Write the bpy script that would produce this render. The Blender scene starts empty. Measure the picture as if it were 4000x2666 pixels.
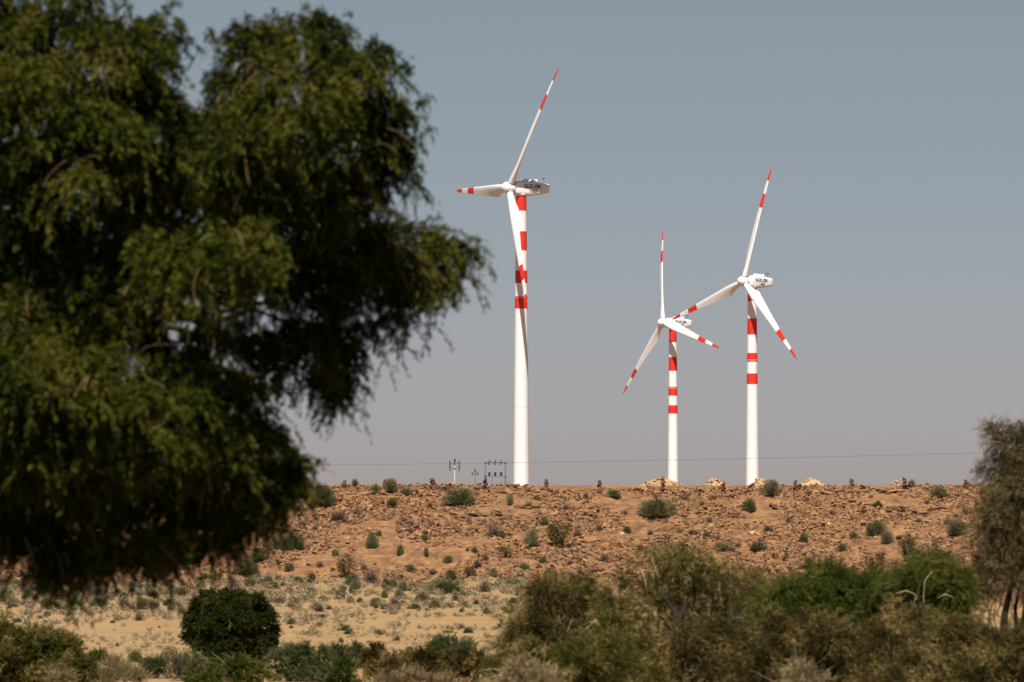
import bpy, bmesh, math, random
import numpy as np
from mathutils import Vector, Matrix

rng = np.random.default_rng(7)
random.seed(7)
scene = bpy.context.scene
COL = scene.collection
R = math.radians

# ------------------------------------------------------------------ camera, light, exposure
F = 200.0 / 36.0 * 4000.0            # focal length in photo pixels
PITCH = math.atan((2050 - 1333) / F)
CAMZ = 3.0
cam_d = bpy.data.cameras.new("camera")
cam_d.lens = 200; cam_d.sensor_width = 36; cam_d.sensor_fit = 'HORIZONTAL'
cam_d.clip_start = 0.5; cam_d.clip_end = 40000
cam_d.dof.use_dof = True; cam_d.dof.focus_distance = 1100.0; cam_d.dof.aperture_fstop = 6.0
cam = bpy.data.objects.new("camera", cam_d)
COL.objects.link(cam)
cam.location = (0, 0, CAMZ); cam.rotation_euler = (R(90) + PITCH, 0, 0)
scene.camera = cam

SUN_EL, SUN_AZ = R(57.5), R(5)        # high behind the camera, a little to its left
sun_d = bpy.data.lights.new("sun", 'SUN')
sun_d.energy = 5.0; sun_d.angle = R(0.5); sun_d.color = (1.0, 0.975, 0.925)
sun = bpy.data.objects.new("sun", sun_d); COL.objects.link(sun)
S = Vector((-math.sin(SUN_AZ) * math.cos(SUN_EL), -math.cos(SUN_AZ) * math.cos(SUN_EL), math.sin(SUN_EL)))
sun.rotation_euler = S.to_track_quat('Z', 'Y').to_euler()
sun.location = (0, -20, 60)

world = bpy.data.worlds.new("World"); scene.world = world; world.use_nodes = True
wn, wl = world.node_tree.nodes, world.node_tree.links
wn.clear()
sky = wn.new('ShaderNodeTexSky'); sky.sky_type = 'NISHITA'; sky.sun_disc = False
sky.sun_elevation = SUN_EL; sky.sun_rotation = math.pi + SUN_AZ
sky.altitude = 200; sky.air_density = 0.7; sky.dust_density = 0.5; sky.ozone_density = 2.0
tint = wn.new('ShaderNodeMix'); tint.data_type = 'RGBA'; tint.blend_type = 'MULTIPLY'
tint.inputs['Factor'].default_value = 1.0
# dusty air: lavender grey over the horizon, passing to a plain grey-blue above
wtc = wn.new('ShaderNodeTexCoord'); wsx = wn.new('ShaderNodeSeparateXYZ'); wrp = wn.new('ShaderNodeValToRGB')
wrp.color_ramp.interpolation = 'EASE'; we = wrp.color_ramp.elements
we[0].position = 0.0; we[0].color = (0.875, 0.72, 0.76, 1); we[1].position = 0.12; we[1].color = (0.98, 0.82, 0.665, 1)
wl.new(wtc.outputs['Generated'], wsx.inputs[0]); wl.new(wsx.outputs['Z'], wrp.inputs[0]); wl.new(wrp.outputs[0], tint.inputs['B'])
bg = wn.new('ShaderNodeBackground'); bg.inputs['Strength'].default_value = 0.056
wo = wn.new('ShaderNodeOutputWorld')
wl.new(sky.outputs[0], tint.inputs['A']); wl.new(tint.outputs['Result'], bg.inputs[0]); wl.new(bg.outputs[0], wo.inputs[0])

scene.view_settings.view_transform = 'Standard'; scene.view_settings.look = 'None'
scene.view_settings.exposure = 0.42; scene.view_settings.gamma = 1.0
scene.render.engine = 'CYCLES'
scene.cycles.max_bounces = 6; scene.cycles.diffuse_bounces = 3; scene.cycles.transparent_max_bounces = 4

FWD = Vector((0, math.cos(PITCH), math.sin(PITCH))); UP = Vector((0, -math.sin(PITCH), math.cos(PITCH)))
def ray(px, py):
    return FWD + Vector((1, 0, 0)) * ((px - 2000) / F) + UP * ((1333 - py) / F)
def at(px, py, Y):
    d = ray(px, py); k = Y / d.y
    return Vector((d.x * k, Y, CAMZ + d.z * k))

# ------------------------------------------------------------------ noise and terrain height
def vnoise(x, y, seed=0):
    xi = np.floor(x).astype(np.int64); yi = np.floor(y).astype(np.int64)
    xf = x - xi; yf = y - yi
    xf = xf * xf * (3 - 2 * xf); yf = yf * yf * (3 - 2 * yf)
    def h(a, b):
        n = (a * 374761393 + b * 668265263 + seed * 1442695041) & 0x7fffffff
        n = ((n ^ (n >> 13)) * 1274126177) & 0x7fffffff
        return ((n ^ (n >> 16)) & 0xffff) / 65535.0
    a = h(xi, yi); b = h(xi + 1, yi); c = h(xi, yi + 1); d = h(xi + 1, yi + 1)
    return (a * (1 - xf) + b * xf) * (1 - yf) + (c * (1 - xf) + d * xf) * yf
def fbm(x, y, seed=0, o=4):
    s = 0; a = 0.5; t = 0
    for i in range(o):
        s = s + a * vnoise(x * 2**i, y * 2**i, seed + i * 17); t += a; a *= 0.5
    return s / t

YB, YR = 305.0, 324.0
ZR = CAMZ + (2050 - 1897) / F * YR
def base_z(x):
    # the foot of the scarp wanders up and down a little
    return np.interp(x, [-60, -27, -17, -11.7, -8.2, -4.8, -1.4, 2, 60], [-0.30, -0.34, -0.22, 0.10, 0.10, -0.15, 0.08, -0.25, -0.35])
def height(x, y):
    x = np.asarray(x, float); y = np.asarray(y, float)
    yb = YB + 2.2 * (fbm(x / 9, x * 0 + 3.1, 5, 3) - 0.5)
    yr = YR + 2.0 * (fbm(x / 11, x * 0 + 9.7, 8, 3) - 0.5)
    zb = base_z(x)
    flat = zb * np.clip((y - 170) / 130, 0, 1) ** 1.5 + 0.14 * (fbm(x / 7, y / 14, 2, 3) - 0.5)
    s = np.clip((y - yb) / (yr - yb), 0, 1)
    zr = CAMZ + (2050 - 1897) / F * yr
    prof = 0.78 * s + 0.22 * s * s * (3 - 2 * s) + 0.05 * np.sin(s * math.pi * 2)
    ins = np.clip(s * 8, 0, 1) * np.clip((1 - s) * 9 + 0.12, 0, 1)
    rub = 0.42 * (fbm(x / 1.3, y / 1.0, 21, 4) - 0.5) + 0.16 * (fbm(x / 0.35, y / 0.3, 33, 3) - 0.5)
    gul = 0.5 * (fbm(x / 4.5 + y / 30, y / 16, 41, 3) - 0.5)
    z = flat * (1 - s) + (zb * 0 + zb) * 0 + s * 0
    z = flat + (zr - flat) * prof + ins * (rub + gul)
    beyond = np.clip((y - yr) / 40, 0, 1)
    z = z + (y > yr) * (-0.25 * beyond + 0.08 * (fbm(x / 3, y / 3, 51, 2) - 0.5) * np.clip((y - yr) / 3, 0, 1))
    return z
def gz(x, y):
    return float(height(np.array([x]), np.array([y]))[0])
def ground_hit(px, py, y0=60, y1=326):
    """first point of the terrain on the sight line through a photo pixel"""
    d = ray(px, py)
    ys = np.concatenate([np.arange(y0, 300, 0.5), np.arange(300, y1, 0.05)])
    k = ys / d.y; z = CAMZ + d.z * k; g = height(d.x * k, ys)
    hit = np.nonzero(g >= z)[0]
    i = hit[0] if len(hit) else len(ys) - 1
    return Vector((d.x * k[i], ys[i], g[i]))

# ------------------------------------------------------------------ helpers
def mesh_np(name, verts, quads=None, tris=None, mats=(), midx=None, smooth=False):
    me = bpy.data.meshes.new(name)
    verts = np.asarray(verts, np.float32).reshape(-1, 3)
    me.vertices.add(len(verts)); me.vertices.foreach_set("co", verts.ravel())
    loops = []; sizes = []
    if quads is not None and len(quads):
        quads = np.asarray(quads, np.int32).reshape(-1, 4); loops.append(quads.ravel()); sizes.append(np.full(len(quads), 4, np.int32))
    if tris is not None and len(tris):
        tris = np.asarray(tris, np.int32).reshape(-1, 3); loops.append(tris.ravel()); sizes.append(np.full(len(tris), 3, np.int32))
    lv = np.concatenate(loops); sz = np.concatenate(sizes)
    st = np.concatenate([[0], np.cumsum(sz)[:-1]]).astype(np.int32)
    me.loops.add(len(lv)); me.loops.foreach_set("vertex_index", lv)
    me.polygons.add(len(sz)); me.polygons.foreach_set("loop_start", st); me.polygons.foreach_set("loop_total", sz)
    for m in mats: me.materials.append(m)
    if midx is not None: me.polygons.foreach_set("material_index", np.asarray(midx, np.int32))
    me.polygons.foreach_set("use_smooth", np.full(len(sz), smooth))
    me.update(calc_edges=True); me.validate()
    return me
def link(name, me, parent=None, loc=None):
    o = bpy.data.objects.new(name, me); COL.objects.link(o)
    if parent is not None: o.parent = parent
    if loc is not None: o.location = loc
    return o
def tag(o, label=None, cat=None, group=None, kind=None):
    if label: o['label'] = label
    if cat: o['category'] = cat
    if group: o['group'] = group
    if kind: o['kind'] = kind
    return o
def bm_mesh(name, bm, mats, smooth=False):
    me = bpy.data.meshes.new(name); bm.to_mesh(me); bm.free()
    for m in mats: me.materials.append(m)
    if smooth:
        for p in me.polygons: p.use_smooth = True
    return me
def tube_np(pts, rad, n=7):
    """tapered tube along points -> verts, quads"""
    pts = [Vector(p) for p in pts]; V = []; Q = []
    for i, p in enumerate(pts):
        t = (pts[min(i + 1, len(pts) - 1)] - pts[max(i - 1, 0)]).normalized()
        a = t.cross(Vector((0.13, 0.21, 0.97))); 
        if a.length < 1e-3: a = t.cross(Vector((1, 0, 0)))
        a.normalize(); b = t.cross(a)
        for k in range(n):
            an = 2 * math.pi * k / n
            V.append(p + (a * math.cos(an) + b * math.sin(an)) * rad[i])
    for i in range(len(pts) - 1):
        for k in range(n):
            Q.append((i * n + k, i * n + (k + 1) % n, (i + 1) * n + (k + 1) % n, (i + 1) * n + k))
    V.append(pts[0]); V.append(pts[-1])
    T = []
    for k in range(n):
        T.append((len(V) - 2, (k + 1) % n, k)); T.append((len(V) - 1, (len(pts) - 1) * n + k, (len(pts) - 1) * n + (k + 1) % n))
    return [tuple(v) for v in V], Q, T
class Bag:
    def __init__(s): s.V = []; s.Q = []; s.T = []; s.n = 0
    def add(s, V, Q=(), T=()):
        V = np.asarray(V, float).reshape(-1, 3)
        s.V.append(V)
        if len(Q): s.Q.append(np.asarray(Q) + s.n)
        if len(T): s.T.append(np.asarray(T) + s.n)
        s.n += len(V); return s
    def tube(s, pts, rad, n=6): return s.add(*tube_np(pts, rad, n))
    def box(s, c, h, rot=None):
        c = Vector(c); V = []
        for z in (-1, 1):
            for y in (-1, 1):
                for x in (-1, 1):
                    v = Vector((x * h[0], y * h[1], z * h[2]))
                    if rot is not None: v = rot @ v
                    V.append(tuple(c + v))
        return s.add(V, [(0, 2, 3, 1), (4, 5, 7, 6), (0, 1, 5, 4), (2, 6, 7, 3), (0, 4, 6, 2), (1, 3, 7, 5)])
    def mesh(s, name, mats, smooth=False):
        return mesh_np(name, np.concatenate(s.V), np.concatenate(s.Q) if s.Q else None, np.concatenate(s.T) if s.T else None, mats, smooth=smooth)

# ------------------------------------------------------------------ materials
def new_mat(name, rough=0.9):
    m = bpy.data.materials.new(name); m.use_nodes = True
    n, l = m.node_tree.nodes, m.node_tree.links
    b = n['Principled BSDF']; b.inputs['Roughness'].default_value = rough
    b.inputs['Specular IOR Level'].default_value = 0.25
    return m, n, l, b
def ramp(n, stops):
    r = n.new('ShaderNodeValToRGB'); e = r.color_ramp.elements
    while len(e) < len(stops): e.new(0.5)
    for el, (p, c) in zip(e, stops):
        el.position = p; el.color = (*c, 1)
    return r
def plain(name, col, rough=0.8, var=0.12, scale=3.0, spec=0.25, metal=0):
    m, n, l, b = new_mat(name, rough)
    tc = n.new('ShaderNodeTexCoord'); no = n.new('ShaderNodeTexNoise'); no.inputs['Scale'].default_value = scale
    no.inputs['Detail'].default_value = 5
    l.new(tc.outputs['Object'], no.inputs['Vector'])
    lo = tuple(c * (1 - var) for c in col); hi = tuple(min(1, c * (1 + var)) for c in col)
    r = ramp(n, [(0.35, lo), (0.65, hi)]); l.new(no.outputs[0], r.inputs[0]); l.new(r.outputs[0], b.inputs['Base Color'])
    b.inputs['Specular IOR Level'].default_value = spec; b.inputs['Metallic'].default_value = metal
    return m
def leaf_mat(name, cols, scale=1.2, trans=0.25, objrand=False):
    """foliage: colour varies from leaf to leaf and slowly from bough to bough"""
    m, n, l, b = new_mat(name, 0.75)
    geo = n.new('ShaderNodeNewGeometry'); tc = n.new('ShaderNodeTexCoord')
    no = n.new('ShaderNodeTexNoise'); no.inputs['Scale'].default_value = scale; no.inputs['Detail'].default_value = 3
    l.new(tc.outputs['Object'], no.inputs['Vector'])
    mx = n.new('ShaderNodeMath'); mx.operation = 'MULTIPLY_ADD'; mx.inputs[1].default_value = 0.45
    l.new(geo.outputs['Random Per Island'], mx.inputs[0])
    m2 = n.new('ShaderNodeMath'); m2.operation = 'MULTIPLY_ADD'; m2.inputs[1].default_value = 1.25; m2.inputs[2].default_value = -0.315  # noise contrast raised; on tree and thicket it paints in sunlit and dark patches
    l.new(no.outputs[0], m2.inputs[0]); l.new(m2.outputs[0], mx.inputs[2])
    last = mx
    if objrand:
        oi = n.new('ShaderNodeObjectInfo'); m3 = n.new('ShaderNodeMath'); m3.operation = 'MULTIPLY_ADD'; m3.inputs[1].default_value = 0.3
        l.new(oi.outputs['Random'], m3.inputs[0]); l.new(mx.outputs[0], m3.inputs[2])
        m4 = n.new('ShaderNodeMath'); m4.operation = 'SUBTRACT'; m4.inputs[1].default_value = 0.15
        l.new(m3.outputs[0], m4.inputs[0]); last = m4
    k = len(cols)
    r = ramp(n, [(0.22 + 0.6 * i / (k - 1), c) for i, c in enumerate(cols)])
    l.new(last.outputs[0], r.inputs[0]); l.new(r.outputs[0], b.inputs['Base Color'])
    b.inputs['Specular IOR Level'].default_value = 0.05
    tr = n.new('ShaderNodeBsdfTranslucent'); l.new(r.outputs[0], tr.inputs['Color'])
    ms = n.new('ShaderNodeMixShader'); ms.inputs[0].default_value = trans
    l.new(b.outputs[0], ms.inputs[1]); l.new(tr.outputs[0], ms.inputs[2])
    l.new(ms.outputs[0], n['Material Output'].inputs['Surface'])
    return m

def ground_mat():
    m, n, l, b = new_mat("desert_ground", 0.95)
    at_ = n.new('ShaderNodeAttribute'); at_.attribute_name = 'rocky'
    tc = n.new('ShaderNodeTexCoord')
    def noise(scale, detail=6, rough=0.6, vec=None):
        t = n.new('ShaderNodeTexNoise'); t.inputs['Scale'].default_value = scale; t.inputs['Detail'].default_value = detail
        t.inputs['Roughness'].default_value = rough; l.new((vec or tc.outputs['Object']), t.inputs['Vector']); return t
    n1 = noise(0.35, 6, 0.65); n2 = noise(4.5, 6, 0.7); n3 = noise(0.09, 4)
    n5 = noise(1.3, 5, 0.7)
    rs = ramp(n, [(0.28, (0.29, 0.172, 0.069)), (0.50, (0.345, 0.210, 0.088)), (0.74, (0.39, 0.25, 0.116))])
    l.new(n1.outputs[0], rs.inputs[0])
    rr = ramp(n, [(0.30, (0.095, 0.047, 0.024)), (0.42, (0.20, 0.099, 0.044)), (0.58, (0.30, 0.150, 0.065)), (0.75, (0.40, 0.228, 0.10))])
    l.new(n5.outputs[0], rr.inputs[0])
    rf = ramp(n, [(0.32, (0.62, 0.62, 0.62)), (0.62, (1, 1, 1))]); l.new(n2.outputs[0], rf.inputs[0])
    mf = n.new('ShaderNodeMix'); mf.data_type = 'RGBA'; mf.blend_type = 'MULTIPLY'; mf.inputs['Factor'].default_value = 0.8
    l.new(rr.outputs[0], mf.inputs['A']); l.new(rf.outputs[0], mf.inputs['B'])
    n6 = noise(9.0, 6, 0.8); r6 = ramp(n, [(0.35, (0.72, 0.70, 0.68)), (0.55, (1, 1, 1))]); l.new(n6.outputs[0], r6.inputs[0])
    m6 = n.new('ShaderNodeMix'); m6.data_type = 'RGBA'; m6.blend_type = 'MULTIPLY'; m6.inputs['Factor'].default_value = 0.8
    l.new(rs.outputs[0], m6.inputs['A']); l.new(r6.outputs[0], m6.inputs['B'])
    # litter of grey stalks on the sand, in patches
    n4 = noise(3.2, 6, 0.8); rl = ramp(n, [(0.50, (0, 0, 0)), (0.62, (1, 1, 1))]); l.new(n4.outputs[0], rl.inputs[0])
    rp = ramp(n, [(0.44, (0, 0, 0)), (0.62, (0.55, 0.55, 0.55))]); l.new(n3.outputs[0], rp.inputs[0])
    mm = n.new('ShaderNodeMath'); mm.operation = 'MULTIPLY'; l.new(rl.outputs[0], mm.inputs[0]); l.new(rp.outputs[0], mm.inputs[1])
    ml = n.new('ShaderNodeMix'); ml.data_type = 'RGBA'; ml.inputs['B'].default_value = (0.33, 0.25, 0.17, 1)
    l.new(mm.outputs[0], ml.inputs['Factor']); l.new(m6.outputs['Result'], ml.inputs['A'])
    nb = n.new('ShaderNodeMath'); nb.operation = 'MULTIPLY_ADD'; nb.inputs[1].default_value = 0.6; nb.inputs[2].default_value = -0.3
    l.new(n5.outputs[0], nb.inputs[0])
    ad = n.new('ShaderNodeMath'); ad.operation = 'ADD'; l.new(at_.outputs['Fac'], ad.inputs[0]); l.new(nb.outputs[0], ad.inputs[1])
    rm = ramp(n, [(0.35, (0, 0, 0)), (0.6, (1, 1, 1))]); l.new(ad.outputs[0], rm.inputs[0])
    mx = n.new('ShaderNodeMix'); mx.data_type = 'RGBA'
    l.new(rm.outputs[0], mx.inputs['Factor']); l.new(ml.outputs['Result'], mx.inputs['A']); l.new(mf.outputs['Result'], mx.inputs['B'])
    # unseen soil near the camera, darkened to weaken bounce light under tree and bushes
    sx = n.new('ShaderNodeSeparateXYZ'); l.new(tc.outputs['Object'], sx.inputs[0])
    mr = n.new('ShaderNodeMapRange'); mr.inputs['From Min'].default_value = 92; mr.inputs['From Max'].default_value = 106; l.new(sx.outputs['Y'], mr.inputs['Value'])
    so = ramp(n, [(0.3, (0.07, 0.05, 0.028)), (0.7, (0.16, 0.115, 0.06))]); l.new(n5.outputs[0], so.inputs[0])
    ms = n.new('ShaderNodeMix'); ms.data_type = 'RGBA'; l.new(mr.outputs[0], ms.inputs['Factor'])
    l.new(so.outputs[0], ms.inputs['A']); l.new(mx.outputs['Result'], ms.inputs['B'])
    l.new(ms.outputs['Result'], b.inputs['Base Color'])
    bp = n.new('ShaderNodeBump'); bp.inputs['Strength'].default_value = 0.7; bp.inputs['Distance'].default_value = 0.06
    l.new(n2.outputs[0], bp.inputs['Height']); l.new(bp.outputs[0], b.inputs['Normal'])
    return m
def rock_mat(name, cols, scale=2.5):
    m, n, l, b = new_mat(name, 0.95)
    geo = n.new('ShaderNodeNewGeometry'); oi = n.new('ShaderNodeObjectInfo'); tc = n.new('ShaderNodeTexCoord')
    no = n.new('ShaderNodeTexNoise'); no.inputs['Scale'].default_value = scale; no.inputs['Detail'].default_value = 6; no.inputs['Roughness'].default_value = 0.7
    l.new(tc.outputs['Object'], no.inputs['Vector'])
    a = n.new('ShaderNodeMath'); a.operation = 'ADD'; l.new(geo.outputs['Random Per Island'], a.inputs[0]); l.new(oi.outputs['Random'], a.inputs[1])
    f = n.new('ShaderNodeMath'); f.operation = 'FRACT'; l.new(a.outputs[0], f.inputs[0])
    c = n.new('ShaderNodeMath'); c.operation = 'MULTIPLY_ADD'; c.inputs[1].default_value = 0.7; l.new(f.outputs[0], c.inputs[0])
    d = n.new('ShaderNodeMath'); d.operation = 'MULTIPLY'; d.inputs[1].default_value = 0.4; l.new(no.outputs[0], d.inputs[0]); l.new(d.outputs[0], c.inputs[2])
    k = len(cols); r = ramp(n, [(0.1 + 0.85 * i / (k - 1), cc) for i, cc in enumerate(cols)])
    l.new(c.outputs[0], r.inputs[0]); l.new(r.outputs[0], b.inputs['Base Color'])
    return m

M_ground = ground_mat()
M_rock = rock_mat("sandstone", [(0.065, 0.036, 0.025), (0.135, 0.070, 0.038), (0.215, 0.110, 0.052), (0.27, 0.138, 0.062), (0.35, 0.20, 0.085)])
M_cairn = rock_mat("dark_sandstone", [(0.07, 0.034, 0.02), (0.13, 0.06, 0.034), (0.19, 0.09, 0.05)])
M_pale = rock_mat("pale_rubble", [(0.36, 0.21, 0.10), (0.46, 0.29, 0.15), (0.55, 0.38, 0.22)])
M_white = plain("white_paint", (0.80, 0.79, 0.76), 0.42, 0.03, 0.6, 0.4)
M_red = plain("red_paint", (0.68, 0.036, 0.020), 0.45, 0.06, 0.6, 0.3)
M_teal = plain("teal_print", (0.004, 0.085, 0.13), 0.6, 0.05)
M_maroon = plain("maroon_print", (0.20, 0.012, 0.03), 0.6, 0.05)
M_dark = plain("dark_gap", (0.03, 0.03, 0.03), 0.7, 0.05)
M_steel = plain("galvanised_steel", (0.10, 0.11, 0.12), 0.6, 0.1)
M_insul = plain("insulator_glaze", (0.015, 0.03, 0.045), 0.3, 0.1)
M_conc = plain("concrete_pole", (0.42, 0.415, 0.40), 0.8, 0.08)
M_wire = plain("cable", (0.06, 0.055, 0.05), 0.6, 0.05)
M_bark = plain("bark", (0.035, 0.024, 0.017), 0.95, 0.4, 9)
M_palebark = plain("pale_bark", (0.50, 0.36, 0.20), 0.9, 0.3, 12)
M_tree = leaf_mat("tree_foliage", [(0.003, 0.005, 0.0006), (0.012, 0.021, 0.001), (0.064, 0.070, 0.004), (0.105, 0.086, 0.015)], 1.9, 0.06)  # ramp ends stand in for sunlit patches and deep shade in the crown
M_shoot = plain("brown_shoots", (0.21, 0.125, 0.06), 0.9, 0.25, 10)
M_twig = plain("twig_bark", (0.016, 0.012, 0.006), 0.95, 0.3, 12)
M_darkbush = leaf_mat("dark_bush_leaves", [(0.012, 0.018, 0.003), (0.030, 0.038, 0.006), (0.065, 0.066, 0.014)], 1.5, 0.06)
M_grey = leaf_mat("grey_green_stems", [(0.11, 0.098, 0.050), (0.18, 0.163, 0.080), (0.27, 0.24, 0.125)], 2.0, 0.2, True)
M_green = leaf_mat("green_shrub_leaves", [(0.045, 0.060, 0.022), (0.085, 0.10, 0.035), (0.15, 0.15, 0.065)], 2.0, 0.2, True)
M_olive = leaf_mat("olive_stems", [(0.070, 0.075, 0.030), (0.125, 0.125, 0.050), (0.20, 0.185, 0.085)], 2.0, 0.2, True)
M_feather = leaf_mat("feathery_leaves", [(0.022, 0.022, 0.006), (0.065, 0.056, 0.018), (0.115, 0.085, 0.034), (0.17, 0.12, 0.05), (0.28, 0.19, 0.09)], 2.2, 0.12)
M_brushd = leaf_mat("dark_brush", [(0.006, 0.007, 0.002), (0.026, 0.028, 0.005), (0.072, 0.060, 0.014), (0.14, 0.092, 0.030), (0.40, 0.27, 0.10)], 2.6, 0.08)
M_dead = leaf_mat("dead_twigs", [(0.10, 0.062, 0.052), (0.19, 0.125, 0.095), (0.29, 0.21, 0.15)], 2.0, 0.15, True)
M_straw = leaf_mat("dry_straw", [(0.20, 0.15, 0.09), (0.29, 0.22, 0.135), (0.40, 0.31, 0.20)], 2.0, 0.2, True)
M_wispg = leaf_mat("wispy_green", [(0.006, 0.009, 0.001), (0.028, 0.037, 0.004), (0.078, 0.082, 0.012), (0.125, 0.095, 0.026), (0.40, 0.30, 0.10)], 2.2, 0.1)  # both wispy ramps: near-black stops stand in for shade, bright ones for sun
M_wispb = leaf_mat("wispy_brown", [(0.006, 0.007, 0.0015), (0.028, 0.030, 0.005), (0.075, 0.062, 0.014), (0.135, 0.092, 0.028), (0.40, 0.27, 0.10)], 2.2, 0.1)
M_lush = leaf_mat("fresh_green", [(0.012, 0.018, 0.003), (0.040, 0.054, 0.006), (0.088, 0.104, 0.014), (0.17, 0.15, 0.04)], 2.0, 0.12)
M_deadpale = leaf_mat("pale_dead_brush", [(0.14, 0.10, 0.045), (0.25, 0.185, 0.088), (0.37, 0.28, 0.145)], 2.0, 0.2)

# ------------------------------------------------------------------ the ground
def build_ground():
    xs = np.concatenate([[-9000, -5000, -2500, -1200, -600, -300, -160, -100, -70, -52, -42], np.arange(-34, 34.01, 0.15), [42, 52, 70, 100, 160, 300, 600, 1200, 2500, 5000, 9000]])
    ys = np.concatenate([[-6000, -2500, -900, -300, -80, 0, 20, 40, 60, 75], np.arange(90, 290, 0.8), np.arange(290, 302, 0.3), np.arange(302, 328, 0.1),
                         np.arange(328, 345, 1.0), [350, 370, 400, 450, 520, 600, 800, 1000, 1300, 1600, 1900, 2600, 4000, 7000, 12000, 20000]])
    X, Y = np.meshgrid(xs, ys); Z = height(X, Y)
    nx, ny = len(xs), len(ys)
    V = np.stack([X, Y, Z], -1).reshape(-1, 3)
    i = np.arange(nx - 1)[None, :] + nx * np.arange(ny - 1)[:, None]; i = i.ravel()
    Q = np.stack([i, i + 1, i + 1 + nx, i + nx], 1)
    me = mesh_np("ground", V, Q, mats=[M_ground])
    yb = YB + 2.2 * (fbm(X / 9, X * 0 + 3.1, 5, 3) - 0.5)
    rocky = np.maximum(np.clip((Y - yb + 1.0) / 2.5, 0, 1), np.clip((X - 1 + (305 - Y) * 0.01) / 5, 0, 0.8) * np.clip((Y - 180) / 60, 0, 1)).ravel().astype(np.float32)
    a = me.attributes.new('rocky', 'FLOAT', 'POINT'); a.data.foreach_set('value', rocky)
    tag(link("ground", me), kind='structure')
build_ground()

# ------------------------------------------------------------------ wind turbines
LET = {  # strokes on a 4 x 6 grid
 'S': [(0, 6, 4, 6), (0, 6, 0, 3), (0, 3, 4, 3), (4, 3, 4, 0), (0, 0, 4, 0)],
 'U': [(0, 6, 0, 0), (0, 0, 4, 0), (4, 0, 4, 6)],
 'Z': [(0, 6, 4, 6), (4, 6, 0, 0), (0, 0, 4, 0)],
 'L': [(0, 6, 0, 0), (0, 0, 4, 0)],
 'O': [(0, 6, 4, 6), (4, 6, 4, 0), (4, 0, 0, 0), (0, 0, 0, 6)],
 'N': [(0, 0, 0, 6), (0, 6, 4, 0), (4, 0, 4, 6)],
 '1': [(2, 0, 2, 6), (1, 5, 2, 6)],
 '2': [(0, 6, 4, 6), (4, 6, 4, 3), (4, 3, 0, 3), (0, 3, 0, 0), (0, 0, 4, 0)],
 '5': [(4, 6, 0, 6), (0, 6, 0, 3), (0, 3, 4, 3), (4, 3, 4, 0), (4, 0, 0, 0)],
 '0': [(0, 6, 4, 6), (4, 6, 4, 0), (4, 0, 0, 0), (0, 0, 0, 6)]}
def lettering(word, x0, z0, h, adv, y, wd):
    """raised flat strokes on the side of the nacelle; local x runs forward, text reads towards -x"""
    b = Bag(); u = h / 6.0
    for k, ch in enumerate(word):
        ox = k * adv
        for j, (a0, b0, a1, b1) in enumerate(LET[ch]):
            p = Vector(((a0 * u * 0.95) + ox, 0, b0 * u)); q = Vector(((a1 * u * 0.95) + ox, 0, b1 * u))
            m = (p + q) / 2; d = q - p; L = d.length / 2 + wd / 2
            ang = math.atan2(d.z, d.x)
            rot = Matrix.Rotation(-ang, 3, 'Y')
            bb = Bag(); bb.box((0, 0, 0), (L, 0.012, wd / 2), rot)
            vv = bb.V[0] + np.array([m.x, 0, m.z])
            vv[:, 0] = x0 - vv[:, 0]; vv[:, 2] += z0; vv[:, 1] += y - 0.0025 * j
            b.add(vv, bb.Q[0][:, ::-1])
    return b

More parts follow.
